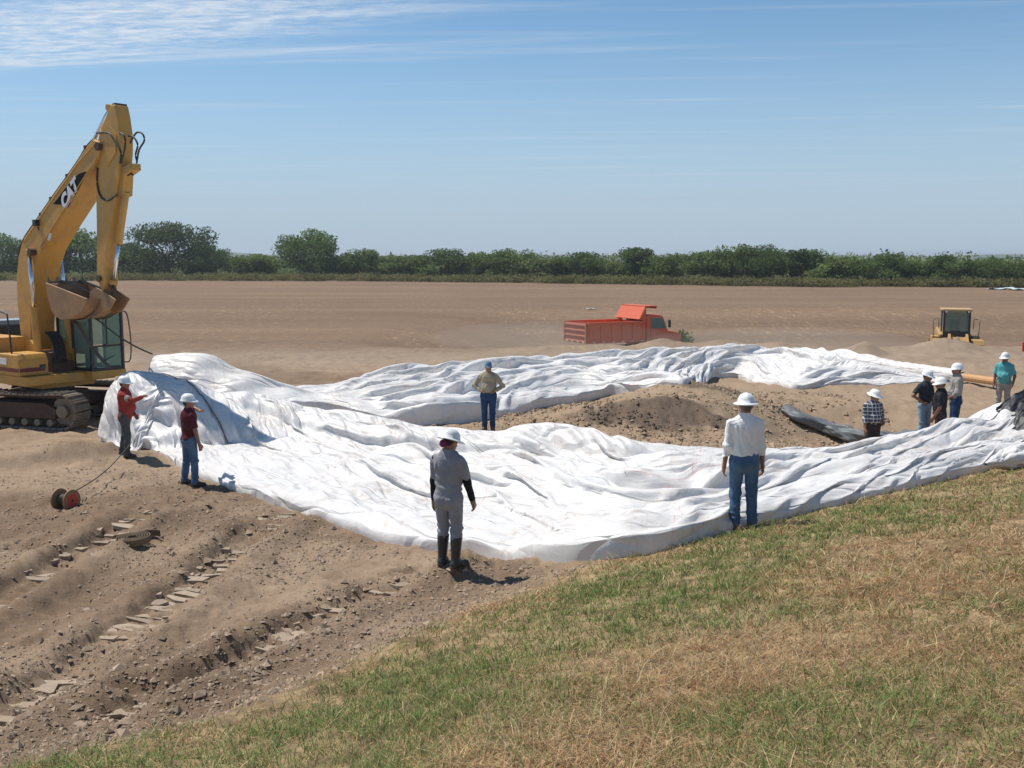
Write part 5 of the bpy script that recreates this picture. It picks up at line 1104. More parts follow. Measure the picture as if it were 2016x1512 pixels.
# ------------------------------------------------------------------ smaller things on the ground
M_WOOD = mat_plain('reel_wood', (0.27, 0.16, 0.09), 0.8, var=0.25, scale=9, dirt=0.25)
M_PINE = mat_plain('core_wood', (0.55, 0.31, 0.14), 0.75, var=0.2, scale=5, dirt=0.15)
M_REELRED = mat_plain('reel_red', (0.50, 0.05, 0.03), 0.6, var=0.1, dirt=0.1)
M_ORANGE = mat_plain('orange_cap', (0.70, 0.22, 0.10), 0.6)
M_CANVAS = mat_plain('fire_hose_canvas', (0.17, 0.125, 0.07), 0.9, var=0.25, scale=14, dirt=0.3)
M_BLKSHEET = mat_plain('black_liner', (0.012, 0.013, 0.016), 0.5, var=0.3, scale=3, bump=0.6, dirt=0.1, dirtcol=(0.10, 0.09, 0.08))
M_GRYTUBE = mat_plain('grey_geotube', (0.15, 0.16, 0.165), 0.55, var=0.35, scale=2.5, bump=0.7, dirt=0.3, dirtcol=(0.22, 0.17, 0.12))
def reel():
    xy = hit(130, 1000); r = 0.24; z = gz(*xy); ax = np.array([math.cos(R(-22)), math.sin(R(-22))]); o = empty('cable_reel', (*xy, z), R(-22)); o.scale = (0.82, 0.82, 0.82)
    tag(o, 'small wooden cable reel with red disc lying on churned soil', 'cable reel')
    for x_, nm in ((-0.17, 'flange'), (0.17, 'flange')):
        fl = P(nm, M_WOOD, o, lambda bm: add_cyl(bm, (x_ - 0.016, 0, r - 0.02), (x_ + 0.016, 0, r - 0.02), r, 32), bevel=0.004)
        s = 1 if x_ > 0 else -1
        P('disc', M_REELRED, fl, lambda bm: add_cyl(bm, (x_ + s * 0.017, 0, r - 0.02), (x_ + s * 0.021, 0, r - 0.02), r * 0.66, 28))
        P('disc_edge', M_PINE, fl, lambda bm: add_lathe(bm, [(r * 0.67, -0.003), (r * 0.71, -0.003), (r * 0.71, 0.003), (r * 0.67, 0.003), (r * 0.67, -0.003)], (x_ + s * 0.020, 0, r - 0.02), 28, Matrix.Rotation(math.pi / 2, 3, 'Y')))
        P('hub_hole', M_BLACK, fl, lambda bm: add_cyl(bm, (x_ + s * 0.021, 0, r - 0.02), (x_ + s * 0.024, 0, r - 0.02), 0.035, 12))
    P('wound_cable', M_CABLE, o, lambda bm: [add_lathe(bm, [(0.115, -0.012), (0.128, 0), (0.115, 0.012)], (-0.13 + k * 0.024, 0, r - 0.02), 22, Matrix.Rotation(math.pi / 2, 3, 'Y')) for k in range(12)] and None, True)
    # the cable that runs off it
    a = np.array([*xy, z + 0.25]) + np.array([0.1, 0.1, 0.05]); b = at_d(258, 872, 21.3)
    pts = [a + (b - a) * t - np.array([0, 0, 0.12 * math.sin(math.pi * t)]) for t in np.linspace(0, 1, 14)]
    bm = bmesh.new(); add_tube(bm, pts, 0.011, 6); tag(mb_obj('cable', bm, M_CABLE), 'thin cable running from the reel towards the man in red', 'cable')
reel()
def hose_coil():
    xy = hit(262, 1066); z = gz(*xy) - 0.035; bm = bmesh.new(); pts = []
    for k in range(150):
        a = k * 0.22; r = 0.06 + 0.0034 * k * 0.33; pts.append((r * math.cos(a) * 1.15, r * math.sin(a) * 0.95, 0.055))
    last = pts[-1]; a = 149 * 0.22
    for k in range(26):
        t = k / 25; pts.append((last[0] + 0.30 * t + 0.03 * math.sin(t * 3), last[1] + 0.10 * math.sin(t * 2.2), 0.055 - 0.045 * t))
    band(bm, pts, 0.10, (0, 0, 1)); o = mb_obj('hose_coil', bm, M_CANVAS); o.location = (*xy, z); o.rotation_euler = (R(4), R(-3), 0.2)
    tag(o, 'flat brown canvas hose rolled into a coil on the soil', 'hose')
hose_coil()
# long wooden core with fabric still rolled round it, behind the pit
def rolled_core():
    a, b = hit(1572, 700, 0.16), hit(1962, 757, 0.16); d = b - a; ln = float(np.hypot(*d)); ang = math.atan2(d[1], d[0]); n = 60
    o = empty('rolled_core', (a[0], a[1], gz(*a) * 0.5 + gz(*b) * 0.5 + 0.02), ang); tag(o, 'long wooden core with white fabric rolled round it lying behind the pit', 'fabric roll')
    P('core', M_PINE, o, lambda bm: add_lathe(bm, [(0.09, -0.1), (0.13, -0.1), (0.13, ln + 0.1), (0.09, ln + 0.1), (0.09, ln - 0.2), (0, ln - 0.2)], (0, 0, 0.22), 12, Matrix.Rotation(math.pi / 2, 3, 'Y')))
    P('end_cap', M_ORANGE, o, lambda bm: add_cyl(bm, (-0.32, 0, 0.22), (-0.06, 0, 0.22), 0.125, 14, 0.14), True)
    us = np.linspace(0.15, ln - 1.5, 140); th = np.linspace(0, 2 * math.pi, 33)[:-1]; U_, T_ = np.meshgrid(us, th, indexing='ij')
    base = 0.25 - 0.04 * U_ / ln; rr = base + 0.018 * fbm(U_ * 2.2, T_ * 0.9, 5, 3) + 0.014 * np.sin(U_ * 16 + 3 * fbm(U_, T_, 8, 2)) * 0.6
    rr *= sstep(0, 0.1, (U_ - us[0])) * 0.35 + 0.65; rr *= sstep(0, 0.15, us[-1] - U_) * 0.3 + 0.7
    co = np.stack([U_, rr * np.cos(T_), 0.24 + rr * np.sin(T_)], -1).reshape(-1, 3); nt_ = len(th); fc = []
    i = (np.arange(len(us) - 1)[:, None] * nt_ + np.arange(nt_)[None]); j = (np.arange(len(us) - 1)[:, None] * nt_ + (np.arange(nt_) + 1)[None] % nt_)
    me = np_mesh('fabric_roll', co, np.stack([i, i + nt_, j + nt_, j], -1).reshape(-1, 4)); uv = me.uv_layers.new(name='cloth')
    li = np.empty(len(me.loops), np.int32); me.loops.foreach_get('vertex_index', li); uv.data.foreach_set('uv', np.stack([U_.ravel(), T_.ravel() * 0.3], -1)[li].astype(np.float32).ravel())
    link('rolled_fabric', me, M_CLOTH, o)
rolled_core()
def tube_sheet(pts, rads, name, label, mat, seed, cat, flat=0.6, n=58, m=90):
    pts = resample(np.array(pts, float), m); rads = np.interp(np.linspace(0, 1, m), np.linspace(0, 1, len(rads)), rads); d = np.gradient(pts, axis=0); d /= np.linalg.norm(d, axis=1)[:, None]
    sd = np.stack([-d[:, 1], d[:, 0], 0 * d[:, 0]], -1); sd /= np.linalg.norm(sd, axis=1)[:, None]; up = np.cross(d, sd); up = np.where(up[:, 2:3] < 0, -up, up)
    th = np.linspace(0, 2 * math.pi, n, endpoint=False); U_, T_ = np.meshgrid(np.arange(m), th, indexing='ij')
    w = 0.85 + (0.30 if mat is M_CLOTH else 0.7) * fbm(U_ * 0.14, np.cos(T_) * 2, seed, 3) + (0.16 if mat is M_CLOTH else 0.45) * ridged(U_ * 0.3 + np.sin(T_) * 2, np.cos(T_) * 2, seed + 4, 2)
    cr, sr = rads[:, None] * w * np.cos(T_), rads[:, None] * w * np.sin(T_) * flat
    co = pts[:, None] + sd[:, None] * cr[..., None] + up[:, None] * sr[..., None]
    i = (np.arange(m - 1)[:, None] * n + np.arange(n)[None]); j = (np.arange(m - 1)[:, None] * n + (np.arange(n) + 1)[None] % n)
    me = np_mesh(name, co.reshape(-1, 3), np.stack([i, i + n, j + n, j], -1).reshape(-1, 4))
    uv = me.uv_layers.new(name='cloth'); li = np.empty(len(me.loops), np.int32); me.loops.foreach_get('vertex_index', li); uv.data.foreach_set('uv', np.stack([U_.ravel() * 0.1, T_.ravel() * 0.3], -1)[li].astype(np.float32).ravel())
    return tag(link(name, me, mat), label, cat)
def g3(px, py, dz=0.0): q = hit(px, py, dz); return (q[0], q[1], gz(*q) + dz)
p1 = [g3(1542, 806, 0.05), g3(1580, 822, 0.16), g3(1640, 846, 0.16), g3(1700, 862, 0.14), g3(1760, 866, 0.10), g3(1830, 858, 0.10)]
tube_sheet(p1, [0.20, 0.30, 0.34, 0.30, 0.30, 0.20], 'plastic_tube', 'dirty grey plastic tube sloping into the sandy pit behind the man in white', M_GRYTUBE, 201, 'plastic tube', 0.5)
P2 = [(9.2, 22.0, 0.62), (10.2, 22.1, 0.72), (11.2, 22.6, 0.98), (12.6, 23.6, 1.45)]
# liner sheet: black folds showing over and beside the white one at the right
def drape(x0, x1, y0, y1, hfn, name, label, mat, seed, nu=60, nv=40, cat='plastic sheet', th=0.0):
    u, v = np.meshgrid(np.linspace(0, 1, nu), np.linspace(0, 1, nv), indexing='ij')
    x = x0[0] + (x1[0] - x0[0]) * u + (y0[0] - x0[0]) * v + (y1[0] - x1[0] - y0[0] + x0[0]) * u * v
    y = x0[1] + (x1[1] - x0[1]) * u + (y0[1] - x0[1]) * v + (y1[1] - x1[1] - y0[1] + x0[1]) * u * v
    jx, jy = 0.16 * fbm(u * 3, v * 3, seed + 20, 3), 0.16 * fbm(u * 3, v * 3, seed + 30, 3); x, y = x + jx, y + jy
    z = hfn(x, y, u, v) + 0.14 * (ridged(u * 3.2 + v, v * 3.0 - u, seed, 3) - 0.4)
    me = np_mesh(name, np.stack([x, y, z], -1).reshape(-1, 3), grid_faces(nu, nv)); o = link(name, me, mat); s_ = o.modifiers.new('s', 'SUBSURF'); s_.levels = s_.render_levels = 1
    return tag(o, label, cat)
a, b, c, d = at_d(1890, 850, 22.6), at_d(1996, 800, 24.5), at_d(1900, 800, 24.5), at_d(1985, 768, 26.0)
gsm = lambda x, y: ground(x, y, False)
drape((9.7, 22.7), (11.6, 23.3), (10.2, 25.6), (12.6, 26.2), lambda x, y, u, v: gsm(x, y) + 0.10 + 0.55 * u * (1 - v) , 'black_liner', 'black plastic liner spread on the ground behind the white sheet at the right', M_BLKSHEET, 211)
drape((10.15, 20.5), (11.9, 20.6), (10.45, 21.5), (12.2, 22.6), lambda x, y, u, v: gsm(x, y) + 0.50 + 0.62 * v + 0.25 * u + 0.20 * (ridged(u * 2.5 + 3, v * 2.5, 229, 3) - 0.5) - 0.22 * (1 - sstep(0, 0.35, u)), 'black_liner', 'glossy black plastic bunched on top of the white sheet at the right edge', M_BLKSHEET, 223)
tube_sheet([g3(1940, 912, 0.2), g3(2000, 902, 0.2), g3(2080, 888, 0.2), g3(2160, 872, 0.2)], [0.03, 0.24, 0.24, 0.24, 0.24, 0.24], 'fabric_roll', 'white fabric roll lying on the bank at the right edge', M_CLOTH, 231, 'fabric roll', 0.95)
# scraps
def scrap(px, py, s, name, label, mat, cat, seed):
    q = hit(px, py); u, v = np.meshgrid(np.linspace(-1, 1, 8), np.linspace(-1, 1, 6), indexing='ij')
    co = np.stack([u * s + 0.2 * s * fbm(u * 2, v * 2, seed, 2), v * s * 0.6, 0.04 + 0.16 * s * (fbm(u * 1.6, v * 1.6, seed + 4, 2) + 0.4)], -1); o = link(name, np_mesh(name, co.reshape(-1, 3), grid_faces(8, 6)), mat); o.location = (*q, gz(*q) + 0.02); tag(o, label, cat)
scrap(1162, 609, 0.35, 'paper_scrap', 'scrap of white paper lying on the field above the dump truck', M_WHITE, 'scrap', 3)
M_BLUEPL = mat_plain('pale_blue_plastic', (0.50, 0.66, 0.70), 0.5, var=0.2, scale=1.5)
scrap(1975, 570, 1.7, 'plastic_scrap', 'pale blue plastic sheeting by the far trees near the right edge', M_BLUEPL, 'plastic sheet', 8)
scrap(2012, 572, 1.5, 'plastic_scrap', 'pale blue plastic sheeting by the far trees cut by the right edge', M_BLUEPL, 'plastic sheet', 9)
q = hit(2014, 692); P_ = P('stake', M_REELRED, None, lambda bm: (add_box(bm, (0, 0, 0.2), (0.08, 0.06, 0.4)), add_cyl(bm, (0, 0, 0.4), (0, 0, 0.48), 0.045, 4, 0.01))); P_.location = (*q, gz(*q)); tag(P_, 'short red marker stake at the right edge of the field', 'stake')
# paint marks on the sheets are part of them: short sprayed strokes on the fabric
M_SPRAY = mat_plain('orange_spray', (0.75, 0.16, 0.12), 0.7, var=0.3, scale=30)
M_INK = mat_plain('black_ink', (0.02, 0.02, 0.02), 0.7)
def stroke(sh, Pn, px, py, dxy, mat, w=0.035, name='paint_mark'):
    g = hit(px, py, 0.25); pts = [(g[0] + a, g[1] + b) for a, b in dxy]
    q = [(x, y, top_of(Pn, x, y) + 0.03) for x, y in pts]; bm = bmesh.new(); band(bm, q, w, (0.3, 1, 0.0)); mb_obj(name, bm, mat, sh)
zz = [(0.0, 0.0), (0.12, 0.10), (0.2, -0.06), (0.32, 0.08), (0.42, -0.02)]
stroke(near_sheet, P_near, 850, 903, zz, M_SPRAY, 0.06); stroke(near_sheet, P_near, 1052, 920, zz, M_SPRAY, 0.06); stroke(near_sheet, P_near, 1304, 966, zz, M_SPRAY, 0.05)
stroke(far_sheet, P_far, 915, 776, [(0, 0), (0.15, 0.1), (0.3, 0.02)], M_SPRAY, 0.12)
zk = [(0, 0), (0.05, 0.14), (0.16, 0.12), (0.22, 0.22), (0.36, 0.2), (0.5, 0.3)]
stroke(near_sheet, P_near, 1000, 912, zk, M_INK, 0.035); stroke(near_sheet, P_near, 1230, 962, zk, M_INK, 0.03)

# ------------------------------------------------------------------ trees and the far verge
def leafy(m, amount):           # thin leaves let light through
    nt = m.node_tree; N, L = nt.nodes, nt.links; b = N['Principled BSDF']; t = N.new('ShaderNodeBsdfTranslucent'); mx = N.new('ShaderNodeMixShader'); mx.inputs[0].default_value = amount
    src = b.inputs['Base Color'].links[0].from_socket; L.new(src, t.inputs[0]); L.new(b.outputs[0], mx.inputs[1]); L.new(t.outputs[0], mx.inputs[2]); L.new(mx.outputs[0], N['Material Output'].inputs['Surface']); return m
M_LEAF = leafy(mat_attr('foliage', 0.75, 0.12, 0.6, spec=0.25), 0.45); M_BARK = mat_plain('bark', (0.10, 0.08, 0.06), 0.9, var=0.3)
def leaf_cloud(cen, rad, n, size, rng, base, vary):
    """leaf sprays spread through the volume of several lobes; returns verts, faces, colours"""
    k = rng.integers(0, len(cen), n); d = rng.normal(size=(n, 3)); d /= np.linalg.norm(d, axis=1)[:, None]
    r = rng.random(n) ** 0.38; p = cen[k] + d * rad[k] * r[:, None]
    p += rng.normal(size=(n, 3)) * 0.10
    a = rng.normal(size=(n, 3)); a /= np.linalg.norm(a, axis=1)[:, None]; b = np.cross(a, rng.normal(size=(n, 3))); b /= np.linalg.norm(b, axis=1)[:, None]
    s = size * (0.55 + 0.9 * rng.random(n))[:, None]
    V = np.stack([p - a * s, p + b * s * 0.45, p + a * s, p - b * s * 0.45], 1).reshape(-1, 3); Fc = np.arange(4 * n).reshape(n, 4)
    tone = (0.72 + 0.5 * rng.random(len(cen)))[k] * (0.75 + 0.5 * rng.random(n)); mixy = rng.random((n, 1)) ** 2
    col = (np.array(base) * (1 - mixy * 0.5) + np.array(vary) * mixy * 0.5) * tone[:, None]
    return V, Fc, np.repeat(col, 4, 0)
def make_tree(seed, w, h, base, vary, trunk=True, droop=0.0, n=7098, size=0.25, lobes=26):
    rng = np.random.default_rng(seed); cen, rad = [], []
    for i in range(lobes):
        a = rng.random() * 2 * math.pi; t = rng.random(); hh = 0.12 + 0.70 * t
        sp = math.sqrt(max(0.05, 1 - (2 * hh - 0.95) ** 2)) * 0.5 * w * (0.25 + 0.7 * rng.random())
        cen.append((math.cos(a) * sp, math.sin(a) * sp * 0.8, hh * h)); q = 0.19 * w * (0.6 + 0.7 * rng.random()); rad.append((q, q * 0.9, min(q * 0.75, 0.17 * h)))
    cen.append((0, 0, 0.82 * h)); rad.append((0.16 * w, 0.16 * w, 0.16 * h))
    V, Fc, col = leaf_cloud(np.array(cen), np.array(rad), n, size, rng, base, vary); V[:, 2] = np.clip(V[:, 2], 0.05, h)
    crown = np_mesh('crown', V, Fc, False); set_col(crown, col); crown.materials.append(M_LEAF)
    bm = bmesh.new(); tr = 0.025 * h + 0.05
    add_tube(bm, [(0, 0, -0.2), (0.06 * w * (rng.random() - 0.5), 0, 0.2 * h), (0.1 * w * (rng.random() - 0.5), 0, 0.42 * h)], [tr * 1.3, tr, tr * 0.7], 7)
    for i in rng.choice(len(cen), 7, replace=False):
        c_ = cen[i]; add_tube(bm, [(0, 0, 0.22 * h), (c_[0] * 0.45, c_[1] * 0.45, 0.2 * h + c_[2] * 0.4), c_], [tr * 0.6, tr * 0.4, tr * 0.15], 5)
    me = bpy.data.meshes.new('trunk'); bm.to_mesh(me); bm.free(); me.materials.append(M_BARK); return crown, me
DK, MID, LT = (0.105, 0.160, 0.045), (0.155, 0.215, 0.062), (0.235, 0.285, 0.10)
protos = {'spread': make_tree(1, 18, 11, (0.085, 0.122, 0.048), (0.13, 0.165, 0.07), n=11466), 'dark': make_tree(2, 15, 10, DK, MID, n=10374), 'round': make_tree(3, 11, 7.5, DK, MID, n=7098), 'mid': make_tree(4, 11, 7, MID, LT, n=7098), 'tall': make_tree(5, 8, 8, DK, MID, n=6006),
          'bush': make_tree(6, 9, 4.5, LT, (0.15, 0.18, 0.07), False, n=4641, size=0.26), 'low': make_tree(7, 10, 5, MID, LT, False, n=5187, size=0.28)}
psize = {'spread': (18, 11), 'dark': (15, 10), 'round': (11, 7.5), 'mid': (11, 7), 'tall': (8, 8), 'bush': (9, 4.5), 'low': (10, 5)}
TREES = [  # x, top, base, width in the photograph, kind, label, name
    (8, 460, 547, 110, 'dark', 'dark green tree cut by the left edge behind the excavator boom', 'oak_tree'),
    (92, 478, 547, 90, 'round', 'dark tree seen just left of the excavator boom elbow', 'oak_tree'),
    (160, 452, 547, 120, 'mid', 'tree showing between the excavator boom and its stick', 'oak_tree'),
    (262, 478, 547, 90, 'round', 'dark tree just right of the excavator stick', 'oak_tree'),
    (335, 439, 546, 178, 'spread', 'tallest broad spreading tree right of the excavator stick', 'mesquite_tree'),
    (415, 482, 547, 90, 'dark', 'dark tree tucked under the right side of the tallest spreading tree', 'oak_tree'),
    (505, 500, 548, 100, 'low', 'low light green thicket between the two largest trees', 'shrub'),
    (618, 452, 548, 150, 'dark', 'large dark rounded tree standing alone left of the middle', 'oak_tree'),
    (718, 490, 549, 85, 'mid', 'medium tree just right of the large dark rounded tree', 'mesquite_tree'),
    (770, 503, 549, 60, 'bush', 'pale bush two places right of the large dark rounded tree', 'shrub'),
    (800, 502, 549, 80, 'mid', 'olive tree left of the dark tree above the man in tan', 'mesquite_tree'),
    (872, 490, 550, 115, 'round', 'round dark tree above and left of the man in tan', 'oak_tree'),
    (945, 496, 550, 70, 'low', 'light green tree directly above the man in tan', 'mesquite_tree'),
    (1000, 490, 551, 95, 'mid', 'loose green tree just right of the man in tan', 'mesquite_tree'),
    (1065, 510, 551, 85, 'bush', 'pale low bush left of the dump truck in front of the tree line', 'shrub'),
    (1095, 504, 552, 80, 'mid', 'green tree above the rear of the dump truck', 'mesquite_tree'),
    (1150, 496, 553, 95, 'round', 'dark broad tree directly above the dump truck bed', 'oak_tree'),
    (1208, 515, 553, 50, 'bush', 'small pale bush above the dump truck cab', 'shrub'),
    (1252, 487, 553, 80, 'tall', 'dark narrow tree standing highest above the dump truck cab', 'oak_tree'),
    (1330, 499, 554, 90, 'mid', 'green tree right of the dark narrow tree above the truck', 'mesquite_tree'),
    (1290, 520, 554, 70, 'bush', 'pale bush at the foot of the dark narrow tree', 'shrub'),
    (1395, 494, 555, 105, 'mid', 'broad green tree above and left of the man in white', 'mesquite_tree'),
    (1462, 482, 556, 100, 'mid', 'tall green tree directly above the man in white', 'mesquite_tree'),
    (1512, 481, 556, 80, 'dark', 'tall dark crowned tree just right of the one above the man in white', 'oak_tree'),
    (1578, 490, 558, 75, 'tall', 'dark tree with a tuft rising over the thicket right of the man in white', 'oak_tree'),
    (1640, 504, 559, 120, 'low', 'wide low thicket of light green between two darker trees', 'shrub'),
    (1742, 499, 561, 115, 'round', 'dome shaped dark tree left of the wheel loader', 'oak_tree'),
    (1800, 512, 562, 80, 'low', 'low green shrub between the dome shaped tree and the loader', 'shrub'),
    (1862, 502, 563, 105, 'round', 'dark tree directly above the wheel loader', 'oak_tree'),
    (1950, 506, 564, 105, 'dark', 'dark tree above the man in teal', 'oak_tree'),
    (2016, 511, 565, 80, 'mid', 'green tree cut by the right edge', 'mesquite_tree')]
verge = [(-60, 550), (300, 550), (700, 551), (1000, 554), (1300, 558), (1650, 563), (2100, 567)]
for i, (px, top, base, wpx, kd, lab, nm) in enumerate(TREES):
    q = far_hit(px, np.interp(px, [v[0] for v in verge], [v[1] for v in verge]) - 2.0); dd = q[1]; zb = -0.05
    hgt = CAM_Z - (top - HORIZON) / FPX * dd - zb; wid = wpx / FPX * dd
    o = empty(nm, (*q, zb), 0); sw, sh = psize[kd]; s1, s2 = wid / sw * 1.2, hgt / sh * 1.04
    o.scale = (s1, s1, s2); o.rotation_euler = (0, 0, 1.7 * i); tag(o, lab, 'shrub' if nm == 'shrub' else 'tree', 'trees along the far edge of the field')
    link('crown', protos[kd][0], None, o); link('trunk', protos[kd][1], None, o)
def mass(name, label, cat, spec, seed, base, vary, size):
    rng = np.random.default_rng(seed); cen, rad = [], []
    for (px, py, h, w, back) in spec: q = far_hit(px, py); cen.append((q[0] * (1 + back), q[1] * (1 + back), h * 0.45)); rad.append((w, w * 0.7, h * 0.55))
    V, Fc, col = leaf_cloud(np.array(cen), np.array(rad), len(cen) * 190, size, rng, base, vary)
    me = np_mesh(name, V, Fc, False); set_col(me, col); return tag(link(name, me, M_LEAF), label, cat, kind='stuff')
rng = np.random.default_rng(77); spec = []
for px in np.arange(-80, 2110, 13.0):
    by = np.interp(px, [v[0] for v in verge], [v[1] for v in verge]) - 5
    spec.append((px + rng.random() * 10, by, (3.3 if px > 700 else 2.6) + 2.2 * float(vnoise(np.array([px / 55.0]), np.array([0.5]), 3)[0]) + 0.8 * rng.random(), 6 + 3 * rng.random(), 0.0 + 0.28 * rng.random()))
mass('woodland', 'mass of mixed green trees and brush closing the far side of the field', 'woodland', spec, 5, (0.13, 0.185, 0.056), (0.20, 0.245, 0.085), 0.34)
spec = []
for px in np.arange(-60, 2110, 4.0):
    by = np.interp(px, [v[0] for v in verge], [v[1] for v in verge]) + 0.5
    spec.append((px, by + (rng.random() * 2.5 if px < 1680 else -1.5 * rng.random()), 0.7 + 0.9 * rng.random(), 1.6, 0.0))
mass('weeds', 'strip of green and straw coloured weeds along the far field edge', 'weeds', spec, 6, (0.16, 0.165, 0.06), (0.36, 0.28, 0.13), 0.16)
# green brush heap by the front of the truck
q = at_d(1338, 668, 55.5); rg = np.random.default_rng(9)
V, Fc, col = leaf_cloud(np.array([(0, 0, 0.2), (0.5, 0.2, 0.0), (-0.4, 0.1, 0.35), (0.15, 0, 0.5)]), np.array([(0.7, 0.6, 0.5)] * 4), 1500, 0.10, rg, (0.09, 0.14, 0.035), (0.14, 0.18, 0.06))
me = np_mesh('bush', V, Fc, False); set_col(me, col); o = link('bush', me, M_LEAF); o.location = (q[0], q[1], q[2] - 0.25); o.scale = (0.75, 0.75, 0.7); tag(o, 'low green bush in front of the dump truck hood', 'shrub')
# low wooded rise far beyond the field
def hills():
    x = np.linspace(-2600, 2600, 120); r = np.linspace(0, 1, 8); X, Rr = np.meshgrid(x, r, indexing='ij')
    hgt = 9 + 7 * np.exp(-((X + 640) / 180) ** 2) + 5 * fbm(X / 220, X * 0, 3, 4)
    Z = hgt * np.sin(Rr * math.pi / 2) - 3; Y = 1700 + 500 * Rr + 120 * fbm(X / 300, Rr * 2, 4, 3)
    me = np_mesh('hills', np.stack([X, Y, Z], -1).reshape(-1, 3), grid_faces(120, 8)[:, ::-1]); return tag(link('hills', me, mat_plain('far_woods', (0.06, 0.08, 0.035), 0.9, var=0.4, scale=0.02)), kind='structure')
hills()

# ------------------------------------------------------------------ grass and straw on the bank
def bank_points(n, rng, dmin=2.6, dmax=24):
    out = []
    while sum(len(o) for o in out) < n:
        m_ = 200000; d = dmin * (dmax / dmin) ** (rng.random(m_) ** 0.72); a = (rng.random(m_) - 0.36) * R(66) * 1.25
        x, y = d * np.sin(a), d * np.cos(a); s, t = levee_st(x, y)
        lim = toe(t) + 0.55 * fbm(x * 0.7, y * 0.7, 301, 4) + 0.1
        keep = (s > -2.5) & (s < lim); edge = (lim - s)
        thin = rng.random(m_) < np.clip(edge / 1.0, 0.06, 1) * (0.45 + 0.75 * sstep(-0.4, 0.25, fbm(x * 0.7, y * 0.7, 303, 4)))
        k = keep & thin; out.append(np.stack([x[k], y[k]], -1))
    return np.concatenate(out)[:n]
def grass():
    rng = np.random.default_rng(12)
    p = bank_points(320000, rng); n = len(p)
    # a third of the blades gather into tufts
    tc = bank_points(7000, rng); k = rng.integers(0, len(tc), n // 3); big = (rng.random(len(tc)) < 0.12); p[:n // 3] = tc[k] + rng.normal(size=(n // 3, 2)) * np.where(big[k], 0.085, 0.045)[:, None]
    tuft = np.zeros(n, bool); tuft[:n // 3] = True; tg = rng.random(len(tc))
    x, y = p[:, 0], p[:, 1]; s, t = levee_st(x, y); sb = toe(t); dist = np.hypot(x, y)
    green = 0.22 + 1.0 * np.exp(-((s - sb + 1.7) / 1.5) ** 2) * (1 - 0.75 * sstep(7.5, 12.5, t)) + 1.05 * fbm(x * 0.6, y * 0.6, 311, 4) - 0.22 * sstep(6, 12, t) - 0.24 * (1 - sstep(1.5, 5.0, s))
    green[:n // 3] += (tg[k] - 0.45) * 0.6
    u = rng.random(n); isg = u < np.clip(green, 0.04, 0.85)
    stalk = (~isg) & (rng.random(n) < 0.07)
    h = np.where(isg, 0.035 + 0.05 * rng.random(n), 0.03 + 0.075 * rng.random(n)); h = np.where(stalk, 0.08 + 0.10 * rng.random(n), h)
    h *= np.where(tuft, 1.35, 1.0); ed = np.exp(-((s - sb) / 0.5) ** 2) * sstep(6.2, 7.5, t) * (1 - sstep(11, 13, t)); h *= 1 + 1.3 * ed * rng.random(n)
    h[:n // 3] *= np.where(big[k], 1.7, 1.0)
    lean = np.where(isg, R(12) + R(45) * rng.random(n), R(48) + R(42) * rng.random(n)); lean = np.where(stalk, R(20) + R(70) * rng.random(n), lean)
    az = rng.random(n) * 2 * math.pi; w = np.maximum(0.0020, dist * 0.00034) * (0.7 + 0.7 * rng.random(n)); w = np.where(stalk, w * 0.75, w)
    z = ground(x, y); d3 = np.stack([np.cos(az) * np.sin(lean), np.sin(az) * np.sin(lean), np.cos(lean)], -1)
    # keep lying straw on the slope rather than in it
    k_ = 0.22; d3[:, 2] += -(-0.53 * d3[:, 0] + 0.848 * d3[:, 1]) * k_ * (lean > R(55))
    sd = np.stack([-np.sin(az), np.cos(az), 0 * az], -1); sd = np.where((rng.random(n) < 0.5)[:, None], sd, np.stack([np.ones(n), 0 * az, 0 * az], -1))
    b = np.stack([x, y, z - 0.006 + np.where(isg, 0, 0.02 * rng.random(n))], -1); bendv = np.stack([np.cos(az), np.sin(az), -0.5 + 0 * az], -1) * (h * (0.10 + 0.25 * rng.random(n)))[:, None]
    mid = b + d3 * (h * 0.55)[:, None]; tip = b + d3 * h[:, None] + bendv; W = w[:, None]
    V = np.stack([b - sd * W, b + sd * W, mid + sd * W * 0.8, mid - sd * W * 0.8, tip + sd * W * 0.15, tip - sd * W * 0.15], 1).reshape(-1, 3)
    i = np.arange(n)[:, None] * 6; Fc = np.concatenate([i + np.array([0, 1, 2, 3]), i + np.array([3, 2, 4, 5])])
    g1, g2, g3_ = np.array((0.150, 0.245, 0.055)), np.array((0.225, 0.275, 0.095)), np.array((0.28, 0.26, 0.12))
    s1, s2, s3 = np.array((0.58, 0.44, 0.25)), np.array((0.46, 0.29, 0.145)), np.array((0.30, 0.165, 0.08))
    r1, r2 = rng.random((n, 1)), rng.random((n, 1)); cg = np.where(r1 < 0.4, g1, np.where(r1 < 0.75, g2, g3_))
    red = sstep(0.0, 0.5, fbm(x * 0.9, y * 0.9, 321, 3))[:, None]
    cs = np.where(r1 < 0.34 - 0.2 * red, s1, np.where(r1 < 0.72 - 0.1 * red, s2, s3)); col = np.where(isg[:, None], cg, cs); col = np.where(stalk[:, None], np.array((0.50, 0.40, 0.24)), col) * (0.55 + 0.95 * r2)
    me = np_mesh('grass', V, Fc, False); set_col(me, np.repeat(col, 6, 0))
    return tag(link('grass', me, leafy(mat_attr('grass_blades', 0.7, 0.08, 3.0, spec=0.25), 0.3)), 'mown grass and dry straw covering the bank in the foreground', 'grass', kind='stuff')
grass()
